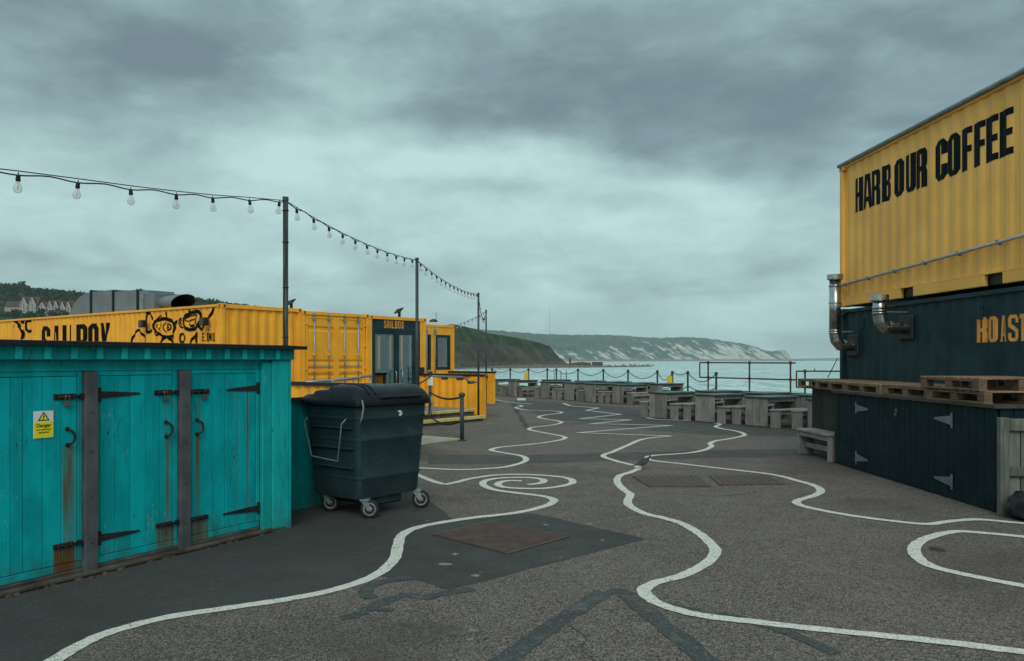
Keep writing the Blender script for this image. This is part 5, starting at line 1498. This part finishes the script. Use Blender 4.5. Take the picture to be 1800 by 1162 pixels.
# string to the left, towards the camera
d0 = Vector((-3.72 - PT[0].x, 6.0 - PT[0].y)); 
def leftpt(px, py):
    k = (px - CX) / FPX; o_ = (PT[0].x, PT[0].y); dv = d0.normalized(); s_ = px_to_s(px, o_, dv); Y = o_[1] + dv.y * s_
    return Vector((k * Y, Y, EYE + (HY - py) / FPX * Y))
tp = [PT[0] + Vector((0, 0, -.02))] + [leftpt(a, b) for a, b in ((439, 347), (374, 342.5), (310, 336), (230, 326.5), (137, 314), (32, 300.5), (-60, 290), (-200, 279))]
bb = [leftpt(a, b) for a, b in ((491, 352), (439, 349), (374, 344.5), (310, 338.5), (230, 329.5), (137, 317), (32, 303.5), (-95, 291))]
string('festoon string running left from the nearest pole out of the photo', tp, bb)
lp = tp[-1]; 
tpole = thing('lamp_pole', 'lamp pole outside the photo at left, holding the near end of the string', 'pole', (lp.x, lp.y, 0), 0, 'scaffold-tube poles carrying the festoon lights')
MB().tube([(0, 0, 0), (0, 0, lp.z + .05)], .029, 14).build('tube', MAT['pole'], tpole, True)
for (a, b, n, sg_, lab) in ((0, 1, 11, .10, 'festoon string between the nearest and second poles'), (1, 2, 15, .13, 'festoon string between the second and third poles'), (2, 3, 14, .45, 'festoon string between the third and furthest poles')):
    t1_, b1_ = span(PT[a] + Vector((0, 0, -.02)), PT[b] + Vector((0, 0, -.02)), n, sg_)
    string(lab, t1_, b1_)
t1_, b1_ = span(PT[3] + Vector((0, 0, -.02)), at(800, 572, 31.0), 8, .06)
string('festoon string from the furthest pole down to the last container roof', t1_, b1_)

# ------------------------------------------------------------------ teal shed
Qs = Vector((-2.37, 7.58)); ad = Vector((.506, .863)).normalized(); RS = atan2(ad.y, ad.x)
sh = thing('teal_shed', 'teal boarded shed with rusty bolts, grey posts and black felt roof', 'shed', (Qs.x, Qs.y, 0), RS)
def tp_(px): return px_to_s(px, Qs, ad)
def tz(px, py): s_ = tp_(px); return EYE - (py - HY) / FPX * (Qs.y + ad.y * s_)
def teal_mat(name, col, ref, streaks=(), boxes=()):
    m, t, b = newmat(name)
    co = objco(t, ref); x, y, z = t.sep(co)
    oi = t.n('ShaderNodeObjectInfo')
    n_ = t.noise(t.vm('MULTIPLY', co, (3, 3, 1.2)), 2.0, 5, .6)
    fib = t.noise(t.vm('MULTIPLY', co, (60, 60, 2.0)), 1.0, 4, .6)
    k = t.m('ADD', t.m('MULTIPLY', n_, .7), t.m('MULTIPLY', fib, .3))
    k = t.m('ADD', k, t.m('MULTIPLY', t.m('SUBTRACT', oi.outputs['Random'], .5), .16))
    c = t.mix(t.map(k, .38, .62), tuple(v * .82 for v in col), tuple(v * 1.15 for v in col))
    # flaking: pale flecks and dark cracks along the grain
    fl = t.noise(t.vm('MULTIPLY', co, (34, 34, 8)), 1.0, 5, .75, .5); fl2 = t.noise(co, 2.3, 3, .5)
    fk = t.m('MULTIPLY', t.map(fl, .615, .64), t.map(fl2, .47, .58))
    c = t.mix(fk, c, (.022, .045, .045))
    fw = t.m('MULTIPLY', t.map(fl, .375, .35), t.map(fl2, .50, .60, 0, .7))
    c = t.mix(fw, c, (.25, .36, .34))
    grime = t.m('MULTIPLY', t.map(z, .42, .05), t.map(t.noise(co, 5, 5, .7), .35, .7, 0, .55))
    c = t.mix(grime, c, (.045, .06, .045))
    rn = t.noise(t.vm('MULTIPLY', co, (30, 30, 1.6)), 1.3, 5, .65)
    for (sx_, w_, z1_, z0_, st_) in streaks:
        dxx = t.m('ABSOLUTE', t.m('SUBTRACT', t.m('ADD', x, t.m('MULTIPLY', t.m('SUBTRACT', rn, .5), w_ * 1.2)), sx_))
        f = t.m('MULTIPLY', t.map(dxx, w_, w_ * .15), t.m('MULTIPLY', t.map(z, z1_ + .01, z1_ - .01), t.map(z, z0_, z0_ + (z1_ - z0_) * .8, .55, 1)))
        f = t.m('MULTIPLY', f, t.m('MULTIPLY', t.map(z, z0_ - .02, z0_ + .05), t.map(rn, .25, .6, .45, 1)))
        c = t.mix(t.m('MULTIPLY', f, st_), c, (.125, .062, .014))
    for (x0, x1, z0_, z1_, st_) in boxes:
        f = t.m('MULTIPLY', t.m('MULTIPLY', t.map(x, x0 - .008, x0 + .01), t.map(x, x1 + .008, x1 - .01)), t.m('MULTIPLY', t.map(z, z0_ - .03, z0_ + .02), t.map(z, z1_ + .01, z1_ - .005)))
        f = t.m('MULTIPLY', f, t.map(rn, .3, .6, .6, 1))
        c = t.mix(t.m('MULTIPLY', f, st_), c, (.12, .052, .018))
    t.setin(b.inputs['Base Color'], c); b.inputs['Roughness'].default_value = .6; b.inputs['Specular IOR Level'].default_value = .14
    bump(t, b, t.m('ADD', fib, t.m('MULTIPLY', fl, .6)), .25, .003)
    return m
TEAL = (.0, .345, .375)
X = tp_
STK = [  # x, halfwidth, ztop, zbottom, strength
 (X(122), .070, tz(121, 783), .10, .95), (X(175), .012, 1.35, .1, .6), (X(296), .034, tz(296, 768), .12, .95), (X(293), .03, 1.38, .9, .35), (X(349), .034, tz(349, 764), .12, .95),
 (X(352), .03, 1.38, .9, .35), (X(417), .012, 1.36, .1, .5), (X(437), .018, 1.36, .1, .8), (X(454), .012, 1.3, .1, .6), (X(141), .012, 1.38, .1, .55), (X(309), .01, 1.38, .2, .45), (X(333), .010, 1.38, .2, .5)]
BXS = [(X(95), X(134), .07, tz(115, 962), 1.0), (X(276), X(308), .07, tz(290, 925), .8), (X(336), X(368), .07, tz(350, 913), .8), (X(104), X(145), .03, .13, .6), (X(96), X(100), 1.2, 1.38, .4)]
TM = teal_mat('teal_paint_weathered', TEAL, sh, STK, BXS)
TP = teal_mat('teal_paint', (.006, .37, .37), sh, (), ())
TF = teal_mat('teal_fascia_paint', (.002, .235, .24), sh, (), ())
xL = -3.7; xc0, xc1 = X(458), X(502)
MB().box(xL, xc1 + .02, .0, 1.6, 0, .07).build('plinth', MAT['concrete'], sh, bevel=.01)
m_ = MB()
for i in range(60):       # crumbly mortar at the foot
    rock(m_, (random.uniform(xL, xc0), random.uniform(-.09, -.01), .0), random.uniform(.012, .04), .6)
o = m_.build('plinth_rubble', MAT['concrete'], sh); o['kind'] = 'stuff'
m_ = MB(); m_.box(xL, xc1 - .03, -.05, .0, 0, .045); m_.build('plinth_foot', MAT['concrete'], sh, bevel=.015)
MB().box(xL + .02, xc1 - .02, .06, 1.58, .07, 1.75).build('carcass', MAT['black'], sh)
MB().box(xL, xc0, .012, .055, .072, .128).build('sill_rail', TM, sh, bevel=.004)
MB().box(xL, xc1 - .001, .012, .055, 1.565, 1.70).build('lintel', TP, sh, bevel=.004)
# fascia with cover strips
MB().box(xL, xc1 + .05, -.07, -.04, 1.652, 1.755).build('fascia', TF, sh, bevel=.003)
MB().box(xL, xc1 + .045, -.04, .06, 1.70, 1.75).build('soffit', TF, sh)
for px in (-110, -40, 22, 73, 120, 165, 208, 248, 285, 322, 355.5, 388.5, 420, 450, 478):
    MB().box(X(px) - .026, X(px) + .026, -.086, -.0705, 1.655, 1.752).build('cover_strip', TP, sh, bevel=.003)
m_ = MB(); nx = 60      # felt roof with wavy edge
x0r, x1r = xL - .05, X(523)
for i in range(nx + 1):
    x = x0r + (x1r - x0r) * i / nx; w1 = .006 * noise.noise((x * 3, 0, 0)); 
    for (y, z) in ((-.13 + w1, 1.754 + w1 * .5), (-.13 + w1, 1.788 + w1 * 1.2), (.6, 1.81), (1.7, 1.80), (1.7, 1.76)): m_.v.append((x, y, z))
for i in range(nx):
    for j in range(4): a = i * 5 + j; m_.f.append((a, a + 5, a + 6, a + 1))
    a = i * 5; m_.f.append((a, a + 4, a + 9, a + 5))
m_.f.append((0, 1, 2, 3, 4)); a = nx * 5; m_.f.append((a + 4, a + 3, a + 2, a + 1, a))
m_.build('roof', MAT['felt'], sh)
# corner boards
MB().box(xc0, X(474), -.03, .012, .02, 1.63).build('corner_board', TP, sh, bevel=.004)
MB().box(X(474) + .002, xc1, -.045, .01, .0, 1.65).build('corner_board', TP, sh, bevel=.005)
MB().box(xc1 + .001, xc1 + .03, -.045, 1.6, .0, 1.70).build('side_wall', TP, sh)
# posts
for (a, b) in ((146, 168), (313.5, 331)):
    MB().box(X(a), X(b), -.035, .012, .02, 1.562).build('post', MAT['greypost'], sh, bevel=.004)
    for z in (.25, .6, .95, 1.25): MB().tube([((X(a) + X(b)) / 2, -.040, z), ((X(a) + X(b)) / 2, -.034, z)], .006, 6).build('bolt_head', MAT['iron'], sh)
# frame strips
for (a, b) in ((137.5, 145.8), (168.2, 176.5), (305, 313.2), (331.3, 337.6), (452, 457.6)):
    MB().box(X(a), X(b), .008, .052, .13, 1.563).build('frame_strip', TM, sh, bevel=.003)
def door(edges_px, hinge_side):
    xs_ = [X(p) if p > -900 else xL for p in edges_px]
    dd_ = MB().box(xs_[0] + .01, xs_[-1] - .01, .036, .055, .14, 1.52).build('door', TM, sh)
    for a, b in zip(xs_, xs_[1:]):
        j = random.uniform(-.002, .002)
        MB().box(a + .0016, b - .0016, .012 + j, .035, .132, 1.526).build('board', TM, dd_, bevel=.003)
    return dd_, xs_
dA, _ = door([-330, -240, -160, -90, -30, 20, 42, 76.5, 109, 136.8], 0)
dB, _ = door([177.5, 204, 231, 257, 282, 304.5], 0)
dC, _ = door([338, 353.5, 376, 397, 418, 438, 451.5], 1)
for o_ in (0,): MB().box(X(-330), X(136), .013, .05, 1.531, 1.563).build('head_strip', TM, sh)
MB().box(X(177.5), X(304), .013, .05, 1.531, 1.563).build('head_strip', TM, sh); MB().box(X(338), X(451), .013, .05, 1.531, 1.563).build('head_strip', TM, sh)
def bolt(par, pxa, pxb, py, lock=None, pin=1, small=False):
    xa, xb = X(pxa), X(pxb); z = tz((pxa + pxb) / 2, py); hgt = .018 if small else .022
    m_ = MB(); m_.box(xa, xb, .002, .011, z - hgt, z + hgt)
    o = m_.build('bolt', MAT['iron'], par, bevel=.003)
    ext = (xb - xa) * .35
    p0_, p1_ = (xa + .02, xb + ext) if pin > 0 else (xb - .02, xa - ext)
    MB().tube([(p0_, -.008, z), (p1_, -.008, z)], .009, 8).build('bolt_pin', MAT['iron'], o, True)
    for q in (.2, .55, .85): MB().box(xa + (xb - xa) * q - .008, xa + (xb - xa) * q + .008, -.02, .003, z - .018, z + .018).build('staple', MAT['iron'], o, bevel=.003)
    kx = xb + ext * .7 if pin > 0 else xa - ext * .7
    MB().box(kx - .014, kx + .014, -.018, .008, z - .02, z + .02).build('keep', MAT['iron'], o)
    if lock: padlock(par, X(lock), .0, z - .018, 1.0)
bolt(dA, 95, 134, 697.5, 117, 1); bolt(dB, 272, 303, 690, 290, 1); bolt(dC, 342, 369, 688, 359, -1)
bolt(dA, 94, 130, 959, None, 1, True); bolt(dB, 275, 304, 922, None, 1, True); bolt(dC, 340, 367, 910, None, -1, True)
def handle(par, px, y0, y1, bow=1):
    x = X(px); za, zb_ = tz(px, y0), tz(px, y1)
    hp_ = catmull([(x - .010 * bow, .008, za), (x - .004 * bow, -.022, za - .006), (x + .010 * bow, -.036, za - .022), (x + .020 * bow, -.038, za + (zb_ - za) * .3), (x + .022 * bow, -.038, za + (zb_ - za) * .6), (x + .014 * bow, -.034, zb_ + .022), (x - .004 * bow, -.022, zb_ + .006), (x - .012 * bow, .008, zb_)], 4)
    MB().tube(hp_, .0098, 8).build('handle', MAT['iron'], par, True)
    for z in (za, zb_): MB().tube([(x - .006, .0, z), (x - .006, .009, z)], .017, 8).build('rose', MAT['iron'], par)
handle(dA, 121, 754, 782); handle(dB, 294, 742, 767); handle(dC, 348, 738, 763)
def thinge(par, pxp, pxt, py, pyt):
    x = X(pxp); z = tz(pxp, py); xt = X(pxt); zt_ = tz(pxt, pyt)
    m_ = MB(); m_.box(x - .016, x + .016, -.002, .009, z - .055, z + .055)
    sg2 = 1 if xt > x else -1
    pl = [(x + sg2 * .017, z - .028), (xt, zt_ - .008), (xt + sg2 * .012, zt_), (xt, zt_ + .008), (x + sg2 * .017, z + .028)]
    if sg2 < 0: pl = pl[::-1]
    m_.prism_xz(pl, .002, .0095); m_.build('strap_hinge', MAT['iron'], par, bevel=.002)
thinge(dB, 175, 246, 694, 691.5); thinge(dB, 175, 245, 946, 933); thinge(dC, 454, 400, 682, 685.5); thinge(dC, 454.5, 394, 893, 904)
thinge(dA, -250, -190, 720, 715)
# warning sign
sgp = (X(59.5), X(94.5)); xm = sum(sgp) / 2; zt_s, zb_s = tz(77, 722.5), tz(77, 770)
loc = Qs + ad * xm - Vector((-ad.y, ad.x)) * -.008
ws = thing('warning_sign', 'white and yellow electrical danger sign on the leftmost teal door', 'sign', (loc.x, loc.y, (zt_s + zb_s) / 2), RS)
hw = (sgp[1] - sgp[0]) / 2; hh = (zt_s - zb_s) / 2
MB().box(-hw, hw, -.004, .0, -hh, hh).build('plate', MAT['white'], ws)
MB().box(-hw + .002, hw - .002, -.0055, -.004, -hh + .002, .02).build('yellow_panel', MAT['signyellow'], ws)
fw_ = lambda s_, z, off: (s_, -off, z)
tr = [(-.043, .028), (.043, .028), (0, .094)]
flat_on_corr('triangle_border', [[tr, [(-.031, .034), (0, .082), (.031, .034)]]], fw_, MAT['letter_black'], ws, .0062, False)
flat_on_corr('triangle', [[[(-.031, .034), (.031, .034), (0, .082)]]], fw_, MAT['signyellow'], ws, .0058, False)
flat_on_corr('bolt_symbol', [[[(.004, .072), (-.009, .054), (-.001, .056), (-.004, .040), (-.009, .043), (-.001, .034), (.003, .046), (0, .044), (.008, .060), (.000, .058), (.009, .072)]]], fw_, MAT['letter_black'], ws, .0066, False)
for txt, sz, z in (('Danger', .036, -.018), ('Live electrical', .0185, -.042), ('equipment', .0185, -.062)):
    me = text_mesh(txt, sz, 'sign_text', MAT['letter_black']); o = mk('sign_text', me, ws); o.rotation_euler = (pi / 2, 0, 0); o.location = (0, -.0065, z)
# low teal wall behind the bin
def lowteal():
    a = Qs + ad * (xc1 + .06) + Vector((-ad.y, ad.x)) * .60
    w = thing('teal_low_wall', 'low dark teal boarded wall with black capping behind the wheelie bin', 'wall', (a.x, a.y, 0), RS)
    L = 2.3; x = 0
    while x < L:
        MB().box(x + .002, x + .142, 0, .03, 0, 1.19).build('board', TF, w, bevel=.004); x += .145
    for x_ in (.55, 1.6): MB().box(x_, x_ + .06, -.03, -.0005, .0, 1.19).build('batten', TF, w)
    MB().box(-.02, L + .1, -.05, .10, 1.192, 1.235).build('capping', MAT['felt'], w)
lowteal()

# ------------------------------------------------------------------ wheelie bin
Cb = Vector((-1.58, 8.15)); bx = Vector((.63, .777)).normalized(); RB = atan2(bx.y, bx.x)
bn_ = thing('wheelie_bin', 'large dark four-wheeled rubbish bin with black domed lid', 'bin', (Cb.x, Cb.y, 0), RB)
LB, WB = 1.03, .91
def rrect(x0, x1, y0, y1, r, n=4):
    pts = []
    for cx_, cy_, a0 in ((x1 - r, y0 + r, -pi / 2), (x1 - r, y1 - r, 0), (x0 + r, y1 - r, pi / 2), (x0 + r, y0 + r, pi)):
        for k in range(n + 1):
            a = a0 + (pi / 2) * k / n; pts.append((cx_ + r * cos(a), cy_ + r * sin(a)))
    return pts
def ringstack(rings):
    m_ = MB(); n = len(rings[0][0])
    for pts, z in rings: m_.v += [(x, y, z) for x, y in pts]
    for i in range(len(rings) - 1):
        for k in range(n): m_.f.append((i * n + k, i * n + (k + 1) % n, (i + 1) * n + (k + 1) % n, (i + 1) * n + k))
    m_.f.append(tuple(reversed(range(n)))); m_.f.append(tuple((len(rings) - 1) * n + k for k in range(n)))
    return m_
def body_inset(z): return .10 * (1.16 - z) / .96
rs_ = []
def radd(z, e=0.0):
    i = body_inset(z) - e; rs_.append((rrect(.02 + i * .35, LB - i - .01, .02 + i * .25, WB - i, .06), z))
for z, e in ((.20, -.02), (.23, 0), (.40, 0), (.405, .012), (.43, .012), (.435, 0), (.80, 0), (.805, .012), (.83, .012), (.835, 0), (1.02, 0), (1.025, .014), (1.05, .014), (1.055, .004), (1.16, .004)): radd(z, e)
o = ringstack(rs_).build('body', MAT['bin'], bn_); auto_smooth(o, 35)
rim = ringstack([(rrect(.0, LB, -.005, WB, .05), 1.165), (rrect(-.025, LB + .02, -.03, WB + .02, .06), 1.175), (rrect(-.03, LB + .025, -.035, WB + .025, .06), 1.215), (rrect(-.02, LB + .02, -.025, WB + .02, .05), 1.235)])
o = rim.build('rim', MAT['lid'], bn_); auto_smooth(o, 50)
# domed lid: profile across width (y), extruded along x with softened ends
prof = [(-.02, 0), (.0, .05), (.05, .105), (.12, .135), (.22, .15), (.38, .15), (.46, .145), (.50, .105), (.62, .10), (.72, .088), (.76, .05), (.86, .045), (.92, .02), (WB + .01, 0)]
m_ = MB(); NX = 28
for i in range(NX + 1):
    t = i / NX; x = -.02 + (LB + .03) * t
    for (y, h) in prof:
        e = min(1, min(t, 1 - t) / .10); e = sqrt(max(0, 1 - (1 - e) ** 2))
        rib = 1.0
        if .10 < t < .17 or .20 < t < .23: rib = 1.03
        he_ = h * (e if h > .0 else 1) * rib
        if y > .45: he_ = h * (.55 + .45 * e) if 0 < t < 1 else 0
        m_.v.append((x, y, 1.236 + he_))
npf = len(prof)
for i in range(NX):
    for j in range(npf - 1): a = i * npf + j; m_.f.append((a, a + npf, a + npf + 1, a + 1))
m_.f.append(tuple(range(npf))); a = NX * npf; m_.f.append(tuple(a + k for k in reversed(range(npf))))
m_.f.append(tuple([i * npf for i in range(NX + 1)][::-1] + [i * npf + npf - 1 for i in range(NX + 1)]))
o = m_.build('lid', MAT['lid'], bn_); auto_smooth(o, 45)
MB().box(.30, .88, -.045, -.02, 1.245, 1.275).build('lid_grip', MAT['black'], bn_, bevel=.008)
for x in (.16, .24): MB().tube([(x, y, 1.238 + h + .004) for y, h in prof[1:7]], .012, 6).build('lid_rib', MAT['lid'], bn_, True)
# side bale handle (left face, plane x~0)
hb = [(-.02, .80, 1.03), (-.045, .83, .99), (-.045, .70, .62), (-.045, .26, .60), (-.045, .20, .99), (-.02, .16, 1.04)]
MB().tube(hb, .0075, 6).build('bale_handle', MAT['galv_dull'], bn_, True)
for z in (.52, .72, .93):
    MB().box(.004, .03, .10, .78, z, z + .016).build('side_ridge', MAT['bin'], bn_, bevel=.004)
# latch straps
for (x, y) in ((.02, -.045), (LB - .02, -.045)):
    MB().tube([(x, y, 1.24), (x + .01, y - .012, 1.16), (x - .01, y - .01, 1.06), (x - .01, y + .02, 1.0)], .009, 6).build('latch', MAT['galv_dull'], bn_, True)
# sticker: white broken letters
st_ = []
sxc = .60
flat_on_corr('sticker', [[[(sxc-.03, 1.105), (sxc+.005, 1.11), (sxc+.03, 1.09), (sxc+.02, 1.075), (sxc-.01, 1.085), (sxc-.03, 1.09)]], [[(sxc-.012, 1.07), (sxc+.035, 1.08), (sxc+.03, 1.06), (sxc+.008, 1.045), (sxc-.014, 1.05)]]], lambda s_, z, off: (s_, .02 + body_inset(z) * .25 - off, z), MAT['white'], bn_, .008, False)
MB().box(.30, .72, .10, .80, .10, .205).build('underframe', MAT['bin'], bn_, bevel=.02)
def caster(x, y, ang):
    c = MB().box(-.05, .05, -.05, .05, .19, .205).build('caster', MAT['galv_dull'], bn_); c.location = (x, y, 0); c.rotation_euler = (0, 0, ang)
    for s_ in (-1, 1): MB().hexa([(-.015 + .04, s_ * .032, .09), (.025 + .04, s_ * .032, .09), (.025 + .04, s_ * .036, .09), (-.015 + .04, s_ * .036, .09)], [(-.04, s_ * .032, .19), (.04, s_ * .032, .19), (.04, s_ * .036, .19), (-.04, s_ * .036, .19)]).build('fork', MAT['galv'], c)
    r = .098; m_ = MB(); m_.tube([(.05, -.024, r), (.05, -.018, r), (.05, .018, r), (.05, .024, r)], [r * .93, r, r, r * .93], 28); w_ = m_.build('wheel', MAT['rubber'], c); auto_smooth(w_, 50)
    m_ = MB()
    for s_ in (-1, 1):
        ysign = s_
        st0 = len(m_.v)
        for (rr_, yy) in ((.070, .0245), (.066, .028), (.054, .026), (.050, .020), (.03, .020), (.028, .030), (0.001, .031)):
            for k in range(24): a = 2 * pi * k / 24; m_.v.append((.05 + rr_ * cos(a), ysign * yy, r + rr_ * sin(a)))
        for i in range(6):
            for k in range(24): m_.f.append((st0 + i * 24 + k, st0 + i * 24 + (k + 1) % 24, st0 + (i + 1) * 24 + (k + 1) % 24, st0 + (i + 1) * 24 + k))
    m_.build('hub', MAT['hub'], c, True)
caster(.15, .06, -.9); caster(.90, .07, -.75); caster(.15, .70, -1.0); caster(.90, .72, -.5)

# ------------------------------------------------------------------ pigeon
pg = gr(1131, 824)
pe = thing('pigeon', 'dark grey pigeon standing on the white line, facing right', 'pigeon', (pg.x, pg.y, 0), radians(8))
sp_ = [(-.135, .052, .006, .018), (-.09, .072, .018, .028), (-.05, .092, .036, .042), (0, .108, .050, .052), (.045, .122, .047, .050), (.075, .142, .034, .036), (.088, .165, .022, .023), (.097, .180, .021, .021), (.112, .184, .016, .016), (.124, .181, .006, .006)]
m_ = MB(); ns_ = 14
sp_ = catmull(sp_, 3)
for (x, z, rz_, ry_) in sp_:
    for k in range(ns_): a = 2 * pi * k / ns_; m_.v.append((x, ry_ * cos(a), z + rz_ * sin(a)))
for i in range(len(sp_) - 1):
    for k in range(ns_): m_.f.append((i * ns_ + k, i * ns_ + (k + 1) % ns_, (i + 1) * ns_ + (k + 1) % ns_, (i + 1) * ns_ + k))
m_.f.append(tuple(range(ns_))); m_.f.append(tuple((len(sp_) - 1) * ns_ + k for k in reversed(range(ns_))))
m_.build('body', MAT['darkskin'], pe, True)
WNG = paint('grey_wing_feathers', (.085, .095, .10), .7, .3, 60, 0, 0, 0)
for s_ in (-1, 1):
    m_ = MB(); m_.hexa([(-.12, s_ * .022, .060), (.04, s_ * .050, .088), (.055, s_ * .052, .12), (-.05, s_ * .043, .108)], [(-.12, s_ * .030, .066), (.04, s_ * .056, .092), (.055, s_ * .056, .122), (-.05, s_ * .050, .112)]); m_.build('wing', WNG, pe, bevel=.003)
    m_ = MB(); m_.tube([(.0, s_ * .022, .07), (.005, s_ * .024, .035), (.0, s_ * .024, .006)], [.009, .004, .004], 6)
    for a in (-.6, 0, .6): m_.tube([(0, s_ * .024, .006), (.028 * cos(a), s_ * .024 + .028 * sin(a), .004)], .0025, 5)
    m_.tube([(0, s_ * .024, .006), (-.016, s_ * .024, .004)], .0025, 5)
    m_.build('leg', MAT['pink'], pe)
    MB().lathe([(0, .178), (.003, .180), (0, .184)], .108, s_ * .017, 6).build('eye', MAT['red'], pe)
MB().tube([(.122, 0, .181), (.135, 0, .178), (.146, 0, .174)], [.005, .004, .001], 6).build('beak', MAT['black'], pe)
MB().hexa([(-.19, -.022, .046), (-.10, -.018, .056), (-.10, .018, .056), (-.19, .022, .046)], [(-.19, -.022, .050), (-.10, -.018, .068), (-.10, .018, .068), (-.19, .022, .050)]).build('tail', MAT['darkskin'], pe)

# ------------------------------------------------------------------ haze
mh = bpy.data.materials.new('sea_haze'); mh.use_nodes = True; tt = NT(mh.node_tree); tt.t.nodes.clear()
pv = tt.n('ShaderNodeVolumePrincipled'); pv.inputs['Color'].default_value = (.86, .95, .97, 1); pv.inputs['Density'].default_value = .00007
pv.inputs['Anisotropy'].default_value = .1
ot = tt.n('ShaderNodeOutputMaterial'); tt.t.links.new(pv.outputs[0], ot.inputs['Volume'])
hz = MB().box(-9600, 9600, -9600, 9600, SEA - 3.5, 330).build('haze', mh); hz['kind'] = 'stuff'; hz['label'] = 'thin sea haze'
